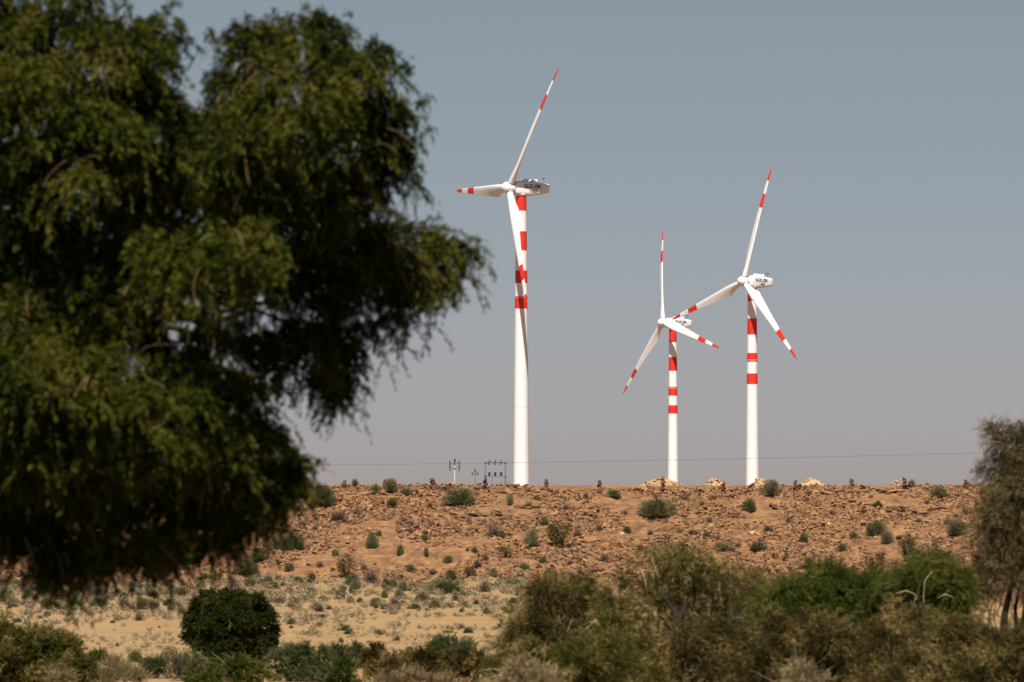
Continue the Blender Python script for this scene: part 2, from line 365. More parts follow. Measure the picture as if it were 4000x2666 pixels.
def build_turbine(hubpx, dist, yaw, tilt, bend, angs, tower_px, bands, label, base_label=None):
    hub = at(*hubpx, dist)
    ax = Vector((-math.cos(yaw), -math.sin(yaw), 0))
    h = Vector((math.sin(yaw), -math.cos(yaw), 0))            # rotor-plane horizontal, towards the viewer's right
    tcx = at(tower_px, hubpx[1], dist).x
    over = (tcx - hub.x) / math.cos(yaw)
    top = hub - ax * over
    gzv = gz(top.x, top.y)
    root = bpy.data.objects.new("wind_turbine", None); COL.objects.link(root)
    root.location = (top.x, top.y, gzv)
    tag(root, label, "wind turbine", "white and red striped wind turbines beyond the ridge")
    hz = hub.z - gzv
    # tower, with the painted rings as rings of its own faces
    ztop = hz - 1.72
    cuts = [ztop]
    for (a, b_) in bands:
        for py in (a, b_):
            z = at(tower_px, py, top.y).z - gzv
            cuts.append(min(z, ztop))
    cuts = sorted(set([round(c, 3) for c in cuts] + [0.0, 0.35] + [round(v, 3) for v in np.linspace(2, hz - 32, 8)]))
    bz = [(at(tower_px, b_, top.y).z - gzv, at(tower_px, a, top.y).z - gzv) for a, b_ in bands]
    V = []; Q = []; MI = []; n = 40
    rr = lambda z: (2.08 if z < 0.2 else 1.90 - (1.90 - 1.17) * (z / hz) ** 1.05)
    for z in cuts:
        for k in range(n):
            an = 2 * math.pi * k / n; V.append((rr(z) * math.cos(an), rr(z) * math.sin(an), z))
    for i in range(len(cuts) - 1):
        zm = (cuts[i] + cuts[i + 1]) / 2; red = any(a < zm < b_ for a, b_ in bz)
        for k in range(n):
            Q.append((i * n + k, i * n + (k + 1) % n, (i + 1) * n + (k + 1) % n, (i + 1) * n + k)); MI.append(1 if red else 0)
    tw = link("tower", mesh_np("tower", V, Q, mats=[M_white, M_red], midx=MI, smooth=True), root)
    # flange seams
    for zf in np.linspace(0, hz, 4)[1:-1]:
        b = Bag()
        ring = [(rr(zf) * 1.012 * math.cos(2 * math.pi * k / n), rr(zf) * 1.012 * math.sin(2 * math.pi * k / n), zf + dz) for dz in (-0.05, 0.05) for k in range(n)]
        b.add(ring, [(k, (k + 1) % n, n + (k + 1) % n, n + k) for k in range(n)])
        link("flange", b.mesh("flange", [M_white]), tw)
    # frame of the head: local x forward (axis), local y towards the off side, z up
    head = Matrix(((ax.x, -h.x, 0, 0), (ax.y, -h.y, 0, 0), (0, 0, 1, 0), (0, 0, 0, 1)))
    head.translation = Vector((0, 0, hz))
    # yaw ring
    b = Bag(); ring = []
    prof = [(1.24, ztop - 0.02), (1.42, ztop + 0.15), (1.42, ztop + 0.5), (1.2, ztop + 0.7)]
    for (r_, z) in prof:
        for k in range(n): ring.append((r_ * math.cos(2 * math.pi * k / n), r_ * math.sin(2 * math.pi * k / n), z))
    b.add(ring, [(i * n + k, i * n + (k + 1) % n, (i + 1) * n + (k + 1) % n, (i + 1) * n + k) for i in range(3) for k in range(n)])
    link("yaw_ring", b.mesh("yaw_ring", [M_white], True), root)
    # nacelle (x measured from tower axis; hub is at +over)
    secs = [(over - 1.15, 1.05, 1.25, -1.25), (over - 1.3, 1.3, 1.52, -1.45), (over - 2.2, 1.45, 1.62, -1.62), (0.0, 1.5, 1.62, -1.72), (-2.0, 1.5, 1.52, -1.70),
            (-4.0, 1.42, 1.34, -1.5), (-5.6, 1.28, 1.18, -1.22), (-6.45, 1.18, 1.08, -0.98), (-6.62, 1.02, 0.95, -0.85)]
    V = []; m_ = 36
    for (x, w, zt, zb) in secs:
        for k in range(m_):
            an = 2 * math.pi * k / m_; c, s_ = math.cos(an), math.sin(an); e = 0.42
            V.append((x, w * math.copysign(abs(c) ** e, c), (zt + zb) / 2 + (zt - zb) / 2 * math.copysign(abs(s_) ** e, s_)))
    Q = [(i * m_ + (k + 1) % m_, i * m_ + k, (i + 1) * m_ + k, (i + 1) * m_ + (k + 1) % m_) for i in range(len(secs) - 1) for k in range(m_)]
    nV = len(V); V += [(secs[0][0], 0, 0), (secs[-1][0], 0, 0.05)]
    T = [(nV, k, (k + 1) % m_) for k in range(m_)] + [(nV + 1, (len(secs) - 1) * m_ + (k + 1) % m_, (len(secs) - 1) * m_ + k) for k in range(m_)]
    me = mesh_np("nacelle", V, Q, T, [M_white], smooth=True)
    nac = link("nacelle", me, root); nac.matrix_local = head
    mod = nac.modifiers.new("edges", 'EDGE_SPLIT'); mod.split_angle = R(50)
    # roof vents: wedge hoods with their mouths to the rear
    for (x0, x1, hh, w) in ((-0.3, -1.55, 0.72, 0.55), (-2.1, -3.85, 0.70, 0.62)):
        zt = 1.62 + 0.07 * x0 * 0.6
        zb = lambda x: float(np.interp(-x, [0, 2, 4, 5.6], [1.62, 1.52, 1.34, 1.18])) - 0.25
        P = [(x0, zb(x0)), (x0 - 0.12, zt + hh * 0.45), (x0 - 0.45, zt + hh * 0.82), (x1, zt + hh * 0.86), (x1, zb(x1))]
        b = Bag(); V = [(x, y, z) for y in (-w, w) for x, z in P]; b.add(V, [(i, (i + 1) % 5, 5 + (i + 1) % 5, 5 + i) for i in range(5)], [(0, 2, 1), (0, 3, 2), (0, 4, 3), (5, 6, 7), (5, 7, 8), (5, 8, 9)])
        link("vent_hood", b.mesh("vent_hood", [M_white]), nac)
    b = Bag(); b.tube([(-5.75, 0.3, 1.0), (-5.75, 0.3, 2.5)], [0.06, 0.045], 6).tube([(-5.75, -0.15, 2.25), (-5.75, 0.75, 2.25)], [0.04, 0.04], 5)
    b.box((-5.75, -0.15, 2.42), (0.13, 0.1, 0.12)); b.box((-5.75, 0.75, 2.42), (0.13, 0.1, 0.12))
    link("wind_sensor_mast", b.mesh("wind_sensor_mast", [M_steel]), nac)
    link("lettering", lettering("SUZLON", -0.15, 0.08, 0.66, 0.70, -1.515, 0.17).mesh("lettering", [M_teal]), nac)
    link("numbering", lettering("1250", -1.35, -0.88, 0.46, 0.52, -1.515, 0.12).mesh("numbering", [M_maroon]), nac)
    # rotor frame
    axt = (ax * math.cos(tilt) + Vector((0, 0, 1)) * math.sin(tilt)); upt = Vector((0, 0, 1)) * math.cos(tilt) - ax * math.sin(tilt)
    hubv = Vector((hub.x - top.x, hub.y - top.y, hz))
    def world(v):  # (axis, h, up) -> root space
        return hubv + axt * v[0] + h * v[1] + upt * v[2]
    V = []; prof = [(-1.2, 0.0), (-1.2, 1.12), (-0.9, 1.35), (0.0, 1.40), (0.6, 1.36), (1.15, 1.18), (1.6, 0.86), (1.85, 0.46), (1.93, 0.0)]
    m_ = 32
    for (x, r_) in prof:
        for k in range(m_): V.append(tuple(world((x, r_ * math.cos(2 * math.pi * k / m_), r_ * math.sin(2 * math.pi * k / m_)))))
    Q = [(i * m_ + k, i * m_ + (k + 1) % m_, (i + 1) * m_ + (k + 1) % m_, (i + 1) * m_ + k) for i in range(len(prof) - 1) for k in range(m_)]
    hb = link("hub", mesh_np("hub", V, Q, mats=[M_white], smooth=True), root)
    RB = 32.0
    fr = np.array([0.035, 0.06, 0.09, 0.13, 0.17, 0.205, 0.25, 0.32, 0.40, 0.50, 0.58, 0.645, 0.70, 0.765, 0.82, 0.88, 0.93, 0.965, 0.985, 1.0])
    chord = np.interp(fr, [0, 0.06, 0.13, 0.205, 0.32, 0.5, 0.7, 0.88, 0.965, 1.0], [1.5, 1.5, 2.05, 2.95, 2.6, 2.0, 1.45, 0.98, 0.66, 0.12])
    thick = np.interp(fr, [0, 0.06, 0.13, 0.205, 0.4, 0.7, 1.0], [1.5, 1.5, 1.2, 0.85, 0.5, 0.26, 0.05])
    tw_ = np.interp(fr, [0, 0.2, 0.5, 1.0], [20, 17, 9, 3]); circ = np.interp(fr, [0.06, 0.2], [1, 0])
    for a in angs:
        rad = h * math.sin(a) + upt * math.cos(a); tan = h * math.cos(a) - upt * math.sin(a)
        V = []; m_ = 20
        for f_, c_, t_, w_, ci in zip(fr, chord, thick, tw_, circ):
            w_ = R(w_); cd = tan * math.cos(w_) + axt * math.sin(w_); td = axt * math.cos(w_) - tan * math.sin(w_)
            o = hubv + rad * (f_ * RB) - axt * (bend * f_ * f_) + axt * 0.0
            for k in range(m_):
                an = 2 * math.pi * k / m_; cx = math.cos(an)
                foil = (0.5 * cx - 0.20) * (1 - ci) + 0.5 * cx * ci
                tz = 0.5 * math.sin(an) * ((0.45 + 0.55 * cx) * (1 - ci) + ci)
                if ci < 1: tz = 0.5 * math.sin(an) * ((0.55 + 0.45 * cx) * (1 - ci) + ci)
                V.append(tuple(o + cd * foil * c_ + td * tz * t_ * (1 + 0.3 * (1 - ci))))
        nf = len(fr)
        Q = []; MI = []
        for i in range(nf - 1):
            fm = (fr[i] + fr[i + 1]) / 2; red = fm > 0.88 or 0.645 < fm < 0.765
            for k in range(m_):
                Q.append((i * m_ + k, i * m_ + (k + 1) % m_, (i + 1) * m_ + (k + 1) % m_, (i + 1) * m_ + k)); MI.append(1 if red else 0)
        V.append(tuple(hubv + rad * RB - axt * bend)); T = [(len(V) - 1, (nf - 1) * m_ + k, (nf - 1) * m_ + (k + 1) % m_) for k in range(m_)]
        MI += [1] * m_
        bl = link("blade", mesh_np("blade", V, Q, T, [M_white, M_red], MI, True), root)
        b = Bag()
        cc = hubv + rad * 1.33; ring = []
        for dr, r_ in ((0, 0.80), (0.10, 0.80), (0.10, 0.70), (0.0, 0.70)):
            for k in range(20):
                an = 2 * math.pi * k / 20; ring.append(tuple(cc + rad * dr + (tan * math.cos(an) + axt * math.sin(an)) * r_))
        b.add(ring, [(i * 20 + k, i * 20 + (k + 1) % 20, (i + 1) * 20 + (k + 1) % 20, (i + 1) * 20 + k) for i in range(3) for k in range(20)])
        link("root_seal", b.mesh("root_seal", [M_dark]), bl)
    return root

build_turbine((1990, 735), 1293, R(25), R(7.2), 1.15, [R(32.4), R(152.4), R(-87.6)], 2036,
              [(750, 825), (905, 980), (1058, 1108), (1158, 1207)], "tall white wind turbine nearest the big tree, one blade pointing level left, largest of three")
build_turbine((2590, 1262), 1823, R(32), R(6.1), 2.0, [R(-14), R(106), R(-134)], 2629,
              [(1285, 1338), (1396, 1450), (1512, 1547), (1584, 1617)], "smallest wind turbine, standing between the other two with one blade straight up")
build_turbine((2905, 1100), 1546, R(38), R(5.7), 0.9, [R(13), R(133), R(-107)], 2939,
              [(1118, 1178), (1245, 1308), (1380, 1415), (1460, 1502)], "rightmost wind turbine, its left blade tip crossing behind the smallest turbine's nacelle")

# ------------------------------------------------------------------ poles, switch structure and cables on the plateau
def ins(b, p, r=0.16, hgt=0.5):
    for k in range(3): b.tube([p + Vector((0, 0, k * hgt / 3)), p + Vector((0, 0, (k + 0.8) * hgt / 3))], [r, r * 0.75], 8)
PY = 1100.0; PX = PY / F
def pole_a():
    x = at(1776, 1800, PY).x; g = gz(x, PY); root = bpy.data.objects.new("power_pole", None); COL.objects.link(root); root.location = (x, PY, g)
    tag(root, "white concrete power pole with two short crossarms left of the switch frame", "power pole")
    top = at(1776, 1798, PY).z - g
    link("pole", Bag().tube([(0, 0, 0), (0, 0, top)], [0.16, 0.10], 10).mesh("pole", [M_conc], True), root)
    for py in (1812, 1830):
        z = at(1776, py, PY).z - g
        arm = link("crossarm", Bag().box((0, -0.2, z), (0.98, 0.06, 0.07)).mesh("crossarm", [M_steel]), root)
        for s in (-0.92, 0.92):
            for pz, r_, h_ in ((z + 0.05, 0.16, 0.5), (z - 0.5, 0.14, 0.4)):
                b = Bag(); ins(b, Vector((s, -0.2, pz)), r_, h_); link("insulator", b.mesh("insulator", [M_insul]), arm)
    b = Bag(); ins(b, Vector((0.05, -0.2, top - 0.3)), 0.2, 0.6); link("insulator", b.mesh("insulator", [M_insul]), root)
def pole_b():
    x = at(1856, 1840, PY).x; g = gz(x, PY); root = bpy.data.objects.new("power_pole", None); COL.objects.link(root); root.location = (x, PY, g)
    tag(root, "short thin power pole with three insulators just left of the switch frame", "power pole")
    top = at(1856, 1840, PY).z - g
    link("pole", Bag().tube([(0, 0, 0), (0, 0, top)], [0.13, 0.08], 8).mesh("pole", [M_steel], True), root)
    link("crossarm", Bag().box((0, -0.12, top - 0.75), (0.6, 0.04, 0.04)).mesh("crossarm", [M_steel]), root)
    for s, z in ((-0.55, top - 0.75), (0.5, top - 0.75), (0.0, top - 0.1)):
        b = Bag(); ins(b, Vector((s, -0.15, z)), 0.17, 0.5); link("insulator", b.mesh("insulator", [M_insul]), root)
def switch_frame():
    x0, x1 = at(1896, 1810, PY).x, at(1974, 1810, PY).x; xc = (x0 + x1) / 2; g = gz(xc, PY)
    root = bpy.data.objects.new("switch_frame", None); COL.objects.link(root); root.location = (xc, PY, g)
    tag(root, "dark steel double pole switch frame with hanging fuses left of the largest turbine tower", "switch frame")
    hw = (x1 - x0) / 2; zt = at(1935, 1808, PY).z - g; zm = at(1935, 1861, PY).z - g
    for s in (-1, 1):
        link("post", Bag().tube([(s * hw, 0, 0), (s * hw, 0, zt)], [0.17, 0.14], 8).mesh("post", [M_steel], True), root)
    link("beam", Bag().box((0, -0.2, zt), (hw + 0.25, 0.06, 0.10)).mesh("beam", [M_steel]), root)
    link("beam", Bag().box((0, -0.2, zm), (hw + 0.35, 0.04, 0.06)).mesh("beam", [M_steel]), root)
    for k, px in enumerate((1909, 1932, 1955)):
        xx = at(px, 1812, PY).x - xc
        b = Bag(); ins(b, Vector((xx, -0.25, zt - 0.45)), 0.2, 0.4); link("insulator", b.mesh("insulator", [M_insul]), root)
        b = Bag(); ins(b, Vector((xx + 0.15, -0.25, zt + 0.12)), 0.12, 0.4); link("insulator", b.mesh("insulator", [M_insul]), root)
        b = Bag(); b.tube([(xx + 0.1, -0.3, zm + 0.1), (xx + 0.15, -0.3, zm + 0.75)], [0.2, 0.24], 8); link("fuse_unit", b.mesh("fuse_unit", [M_insul]), root)
    for xx, zz in ((-0.6, zm), (1.2, zm - 0.9)):
        link("down_rod", Bag().tube([(xx, -0.2, 0), (xx, -0.2, zz)], [0.05, 0.05], 5).mesh("down_rod", [M_steel]), root)
    for c_, h_ in (((-0.6, -0.25, zm - 2.6), (0.35, 0.3, 0.45)), ((-1.3, -0.2, zm - 3.0), (0.22, 0.2, 0.5))): link("terminal_box", Bag().box(c_, h_).mesh("terminal_box", [M_steel]), root)
pole_a(); pole_b(); switch_frame()

# a roadside line in the middle distance: poles stand outside the picture, its three wires cross it
WY = 150.0
def roadside_pole(x, which):
    g = gz(x, WY); root = bpy.data.objects.new("roadside_pole", None); COL.objects.link(root); root.location = (x, WY, g)
    tag(root, f"concrete roadside pole carrying three thin wires at the {which} end of the span", "power pole")
    link("pole", Bag().tube([(0, 0, 0), (0, 0, 5.6)], [0.13, 0.09], 10).mesh("pole", [M_conc], True), root)
    return root
roadside_pole(-34, 'west'); roadside_pole(34, 'east')
for (ya, yb, yc), lab in (((1818, 1804, 1768), "topmost thin grey wire crossing the sky just above the ridge"),
                          ((2048, 2032, 2006), "upper of the two faint wires crossing in front of the rocky slope"),
                          ((2168, 2150, 2120), "lower of the two faint wires crossing in front of the rocky slope")):
    pa, pb, pc = at(1200, ya, WY), at(2300, yb, WY), at(3900, yc, WY)
    cf = np.polyfit([pa.x, pb.x, pc.x], [pa.z, pb.z, pc.z], 2)
    pts = [(x, WY, float(np.polyval(cf, x))) for x in np.linspace(-34, 34, 41)]
    V, Q, T = tube_np(pts, [0.0036] * len(pts), 5)
    tag(link("wire", mesh_np("wire", V, Q, T, [M_wire])), lab, "wire", "wires of the roadside line")

# ------------------------------------------------------------------ rocks
def rock_variant(i, npts=11, flat=0.55):
    r_ = random.Random(100 + i); bm = bmesh.new()
    for _ in range(npts):
        v = Vector((r_.gauss(0, 1), r_.gauss(0, 1), r_.gauss(0, 1))).normalized()
        bm.verts.new((v.x * 0.5 * r_.uniform(0.75, 1.1), v.y * 0.42 * r_.uniform(0.7, 1.1), v.z * 0.5 * flat * r_.uniform(0.8, 1.1)))
    bmesh.ops.convex_hull(bm, input=bm.verts)
    for v in [v for v in bm.verts if not v.link_faces]: bm.verts.remove(v)
    bm.verts.ensure_lookup_table(); bm.verts.index_update()
    V = np.array([v.co[:] for v in bm.verts]); T = np.array([[v.index for v in f.verts] for f in bm.faces if len(f.verts) == 3])
    bm.free(); return V, T
VAR = [rock_variant(i, 10 + i % 4, 0.42 + 0.08 * (i % 5)) for i in range(14)]
VMESH = [mesh_np("rock", V, tris=T, mats=[M_rock]) for V, T in VAR]
def rotm(rx, ry, rz):
    cx, sx, cy, sy, cz, sz = math.cos(rx), math.sin(rx), math.cos(ry), math.sin(ry), math.cos(rz), math.sin(rz)
    return np.array([[cz * cy, cz * sy * sx - sz * cx, cz * sy * cx + sz * sx], [sz * cy, sz * sy * sx + cz * cx, sz * sy * cx - cz * sx], [-sy, cy * sx, cy * cx]])
def scatter_rocks(P, size, flat, seed, variants=VAR, tiltamp=0.5, sink=0.12):
    r_ = np.random.default_rng(seed); b = Bag()
    for p, s, f in zip(P, size, flat):
        V, T = variants[r_.integers(len(variants))]
        m = rotm(r_.uniform(-tiltamp, tiltamp) , r_.uniform(-tiltamp, tiltamp), r_.uniform(0, 6.28))
        b.add((V * np.array([s * r_.uniform(0.8, 1.6), s, s * f])) @ m.T + np.array([p[0], p[1], p[2] + s * f * sink]), T=T)
    return b
slope_tan = (ZR) / (YR - YB)
N = 46000
rx_ = rng.uniform(-33, 33, N); ry_ = YB - 0.6 + (YR - YB + 0.4) * rng.beta(1.3, 1.0, N)
dens = fbm(rx_ / 3.5, ry_ / 3.0, 77, 3); bare = np.exp(-(((rx_ + 6.5) / 2.6) ** 2 + ((ry_ - YB - 2.5) / 3.0) ** 2))
keep = (dens > 0.37 + 0.15 * rng.random(N)) & (rng.random(N) > bare * 0.96)
rx_, ry_ = rx_[keep], ry_[keep]; rz_ = height(rx_, ry_)
sz = np.clip(rng.lognormal(math.log(0.16), 0.45, len(rx_)), 0.07, 0.42)
flat_ = rng.uniform(0.7, 1.5, len(rx_)); sz = sz * (0.55 + 0.95 * fbm(rx_ / 2.6 + 40, ry_ / 2.2, 91, 2))
tag(link("rubble", scatter_rocks(np.stack([rx_, ry_, rz_], 1), sz, flat_, 3, tiltamp=0.6).mesh("rubble", [M_rock])),
    "brown sandstone rubble strewn over the whole scarp", "rubble", kind='stuff')
# pebbles on the sand
n2 = 2500; px_ = rng.uniform(-30, 30, n2); py_ = rng.uniform(250, 306, n2)
tag(link("pebbles", scatter_rocks(np.stack([px_, py_, height(px_, py_)], 1), np.clip(rng.lognormal(math.log(0.07), 0.4, n2), 0.03, 0.2), np.ones(n2), 5).mesh("pebbles", [M_rock])),
    "small stones scattered on the sand at the foot of the scarp", "pebbles", kind='stuff')
def lm_word(x):
    L = [(200, "left below the big tree"), (620, "under the big tree"), (1000, "right below the big tree"), (1300, "just right of the big tree"), (1560, "left of the power poles"), (1840, "below the power poles"),
         (2036, "below the largest turbine"), (2330, "between largest and smallest turbines"), (2629, "below the smallest turbine"), (2940, "below the rightmost turbine"), (3300, "right of the rightmost turbine"), (3700, "left of the feathery tree")]
    return min(L, key=lambda q: abs(q[0] - x))[1]
# the larger slabs, one by one
def big_rock(p, s, m, rot, label, group):
    o = link("rock", VMESH[m], loc=p); o.scale = (s[0], s[1], s[2]); o.rotation_euler = rot
    tag(o, label, "rock", group); return o
ledge_pts = []
for (xa, xb, ya, n_) in ((3180, 3520, 1925, 16), (3250, 3420, 1975, 7), (2250, 2330, 2110, 5), (1330, 1480, 1930, 9), (1760, 1990, 2020, 10), (3010, 3110, 1985, 6), (2330, 2430, 2120, 6), (2030, 2110, 1985, 6), (1960, 2040, 1925, 6), (3440, 3700, 1995, 12)):
    for k in range(n_): ledge_pts.append((xa + (xb - xa) * (k + rng.uniform(0.1, 0.9)) / n_, ya + rng.normal(0, 5), lm_word((xa + xb) / 2), 'just under the crest' if ya < 1950 else 'in the upper slope' if ya < 2000 else 'at mid slope'))
cnt = 0
for (px, py, lw_, hw_) in ledge_pts:
    p = ground_hit(px, py, 290); s = rng.uniform(0.38, 0.75)
    big_rock(p + Vector((0, 0, 0.04)), (s * 1.5, s, s * rng.uniform(0.55, 0.9)), rng.integers(14), (rng.uniform(-.2, .2), rng.uniform(-.25, .25), rng.uniform(-.5, .5)),
             f"dark weathered slab in the ledge {hw_}, {lw_}", f"ledge slabs {hw_}, {lw_}"); cnt += 1
while cnt < 290:
    px = rng.uniform(1000, 3850) if cnt % 5 else rng.uniform(0, 1000); py = 1905 + 330 * rng.beta(1.1, 1.4)
    p = ground_hit(px, py, 290)
    if float(np.exp(-(((p.x + 6.5) / 2.6) ** 2 + ((p.y - YB - 2.5) / 3.0) ** 2))) > 0.3 or p.y < YB: continue
    s = rng.uniform(0.30, 0.58)
    big_rock(p + Vector((0, 0, s * 0.05)), (s * rng.uniform(1, 1.5), s, s * rng.uniform(0.7, 1.4)), rng.integers(14), (rng.uniform(-.5, .5), rng.uniform(-.5, .5), rng.uniform(0, 6.28)),
             f"loose brown sandstone block {'high' if py < 2010 else 'midway' if py < 2110 else 'low'} on the slope, {lm_word(px)}", f"loose blocks {'high' if py < 2010 else 'midway' if py < 2110 else 'low'} on the slope, {lm_word(px)}"); cnt += 1
for (px, py, w, lab) in ((3240, 2050, 20, "small pale yellow rock below the ledge on the right of the slope"), (3380, 2226, 34, "pale tan slab low on the slope above the green bush at right"),
                         (2432, 2088, 26, "pale tan block on the slope below and left of the smallest turbine"), (2940, 2085, 34, "broad pale tan slab right of the rightmost turbine, mid slope")):
    p = ground_hit(px, py, 290); s = w * p.y / F
    o = big_rock(p + Vector((0, 0, 0.03)), (s, s, s), 3, (0.5, 0.1, 0.3), lab, None); o.data = o.data.copy(); o.data.materials[0] = M_pale

# cairns along the ridge
STONE = [mesh_np("stone", V, tris=T, mats=[M_cairn]) for V, T in [rock_variant(40 + i, 12, 0.8) for i in range(6)]]
names = ["first cairn from the left, beside a grey bush on the ridge", "second cairn from the left, half hidden behind a round grey bush", "third cairn from the left, broad, left of the white power pole",
         "cairn standing in front of the left post of the switch frame", "cairn on the ridge just right of the largest turbine tower", "cairn midway between the largest and the smallest turbine towers",
         "cairn with a dry grass tuft on top beside the smallest turbine's rubble heap", "short cairn between the smallest and rightmost turbine towers", "cairn right of the rightmost turbine between a bush and a rubble heap",
         "fourth cairn from the right, broad at its foot", "slim cairn beside the small bush on the ridge at right", "rightmost cairn on the ridge near the feathery tree"]
for (px, y0, y1, w, hi), lab in zip(((1345, 1877, 1902, 17, 1), (1503, 1872, 1900, 15, 1), (1688, 1868, 1898, 22, 2), (1896, 1869, 1902, 16, 1), (2135, 1871, 1901, 15, 1), (2341, 1875, 1902, 16, 1),
                                (2589, 1872, 1904, 15, 1), (2827, 1880, 1902, 14, 1), (3107, 1876, 1903, 14, 1), (3327, 1872, 1906, 18, 2), (3534, 1868, 1901, 16, 1), (3771, 1873, 1906, 17, 1)), names):
    Yc = YR - 1.0; base = at(px, y1, Yc); g = gz(base.x, Yc); base.z = g; topz = at(px, y0, Yc).z
    H = max(topz - g, 0.3)
    root = bpy.data.objects.new("cairn", None); COL.objects.link(root); root.location = base
    tag(root, lab, "cairn", "stone cairns along the ridge")
    nst = 5; wm = 1.3 * w * Yc / F
    for k in range(nst):
        ww = wm * (1.15 - 0.13 * k); hh = H / nst
        o = link("stone", STONE[rng.integers(6)], root, (rng.normal(0, 0.008), rng.normal(0, .008), hh * (k + 0.45)))
        o.scale = (ww * rng.uniform(1.35, 1.6), ww * 1.5, hh * 2.6); o.rotation_euler = (rng.uniform(-.12, .12), rng.uniform(-.15, .15), rng.uniform(0, 6))

# spoil heaps
for (xa, xb, top_, Yh), lab in zip(((2500, 2672, 1870, 640), (2752, 2826, 1871, 640), (2934, 3004, 1870, 640), (3112, 3222, 1873, 640), (3478, 3520, 1880, 640)),
      ("pale rubble heap at the foot of the smallest turbine tower", "pale rubble heap midway between the two right turbine towers", "pale rubble heap at the foot of the rightmost turbine tower",
       "pale rubble heap on the ridge right of the rightmost turbine and its bush", "small low rubble heap, last on the right along the ridge")):
    xc = (xa + xb) / 2; c = at(xc, 1895, Yh); g = gz(c.x, Yh); H = at(xc, top_, Yh).z - g
    zsight = at(xc, 1897, Yh).z - g
    wv = (xb - xa) / 2 * Yh / F; rad = wv / math.sqrt(max(1 - zsight / H, 0.08)) 
    root = bpy.data.objects.new("rubble_heap", None); COL.objects.link(root); root.location = (c.x, Yh, g)
    tag(root, lab, "rubble heap", "pale rubble heaps beyond the ridge")
    V = []; Q = []; nr, na = 12, 32
    for i in range(nr + 1):
        q = i / nr
        for k in range(na):
            an = 2 * math.pi * k / na; rr_ = rad * q * (1 + 0.12 * math.sin(3 * an + xa) + 0.06 * math.sin(7 * an))
            V.append((rr_ * math.cos(an), rr_ * math.sin(an), H * (1 - q ** 1.7) * (1 + rng.normal(0, 0.02)) - 0.05))
    for i in range(nr):
        for k in range(na): Q.append((i * na + k, (i + 1) * na + k, (i + 1) * na + (k + 1) % na, i * na + (k + 1) % na))
    link("mound", mesh_np("mound", V, Q, mats=[M_pale]), root)
    nn = int(260 + 40 * rad); q = np.sqrt(rng.random(nn)); an = rng.random(nn) * 6.283
    P = np.stack([rad * q * np.cos(an), rad * q * np.sin(an), H * (1 - q ** 1.7)], 1)
    s_ = link("loose_stones", scatter_rocks(P, np.clip(rng.lognormal(math.log(0.3), 0.35, nn), 0.12, 0.6), np.ones(nn), xa).mesh("loose_stones", [M_pale]), root); s_['kind'] = 'stuff'

# ------------------------------------------------------------------ plants
def unit(v): return v / np.maximum(np.linalg.norm(v, axis=-1, keepdims=True), 1e-9)
def blades(P, D, L, W, r_, taper=0.25):
    """thin flat blades: base P, direction D (unit), length L, width W -> verts, quads"""
    n = len(P); side = unit(np.cross(D, unit(r_.normal(size=(n, 3))))); W = np.broadcast_to(W, n)[:, None]; L = np.broadcast_to(L, n)[:, None]
    a = P - side * W / 2; b = P + side * W / 2; c = P + D * L + side * W / 2 * taper; d = P + D * L - side * W / 2 * taper
    V = np.stack([a, b, c, d], 1).reshape(-1, 3); Q = np.arange(4 * n).reshape(n, 4); return V, Q
def leaves(P, D, L, W, r_):
    n = len(P); side = unit(np.cross(D, unit(r_.normal(size=(n, 3))))); W = np.broadcast_to(W, n)[:, None]; L = np.broadcast_to(L, n)[:, None]
    V = np.stack([P, P + D * L * 0.5 + side * W / 2, P + D * L, P + D * L * 0.5 - side * W / 2], 1).reshape(-1, 3)
    return V, np.arange(4 * n).reshape(n, 4)

def proto_stemmy(seed, mat, n=900, wid=0.022, spread=0.95, tips=700):
    """dome of upright stems, about 1 wide and 1 high"""
    r_ = np.random.default_rng(seed)
    th = r_.random(n) * 6.283; ph = np.arccos(1 - r_.random(n) * spread) ; D = np.stack([np.sin(ph) * np.cos(th), np.sin(ph) * np.sin(th), np.cos(ph)], 1)
    lump = 1 + 0.14 * np.sin(3 * th + seed) * np.sin(ph) + r_.normal(0, 0.045, n)
    base = D * np.array([0.16, 0.16, 0.02]) * r_.random((n, 1)) 
    tip = D / (np.abs(D) ** 3).sum(1, keepdims=True) ** (1 / 3) * np.array([0.5, 0.5, 0.92]) * lump[:, None]
    tip[:, 2] = np.maximum(tip[:, 2], 0.06)
    st = base + (tip - base) * r_.uniform(0, 0.35, (n, 1))
    d = tip - st; L = np.linalg.norm(d, axis=1)
    V, Q = blades(st, unit(d), L, wid, r_)
    b = Bag(); b.add(V, Q)
    k = r_.integers(0, n, tips); P = tip[k] * r_.uniform(0.72, 0.97, (tips, 1)); D2 = unit(D[k] + r_.normal(0, 0.5, (tips, 3)) + np.array([0, 0, 0.5]))
    b.add(*blades(P, D2, r_.uniform(0.08, 0.16, tips), wid * 0.9, r_))
    return b
def proto_multi(seed):
    """two or three domes of stems grown into one another"""
    r_ = np.random.default_rng(seed + 1000); b = Bag()
    for j, (ox, oy, w, h_) in enumerate(((r_.uniform(-.12, .0), 0, 0.74, 1.0), (r_.uniform(.12, .24), r_.uniform(-.2, .2), 0.55, r_.uniform(.6, .85)), (r_.uniform(-.3, -.15), r_.uniform(-.15, .2), 0.42, r_.uniform(.4, .7)))):
        q = proto_stemmy(seed * 3 + j, None, 480, 0.028, 0.95, 320)
        for V, Q in zip(q.V, q.Q): b.add(V * np.array([w, w, h_]) + np.array([ox, oy, 0]), np.arange(len(V)).reshape(-1, 4))
    return b
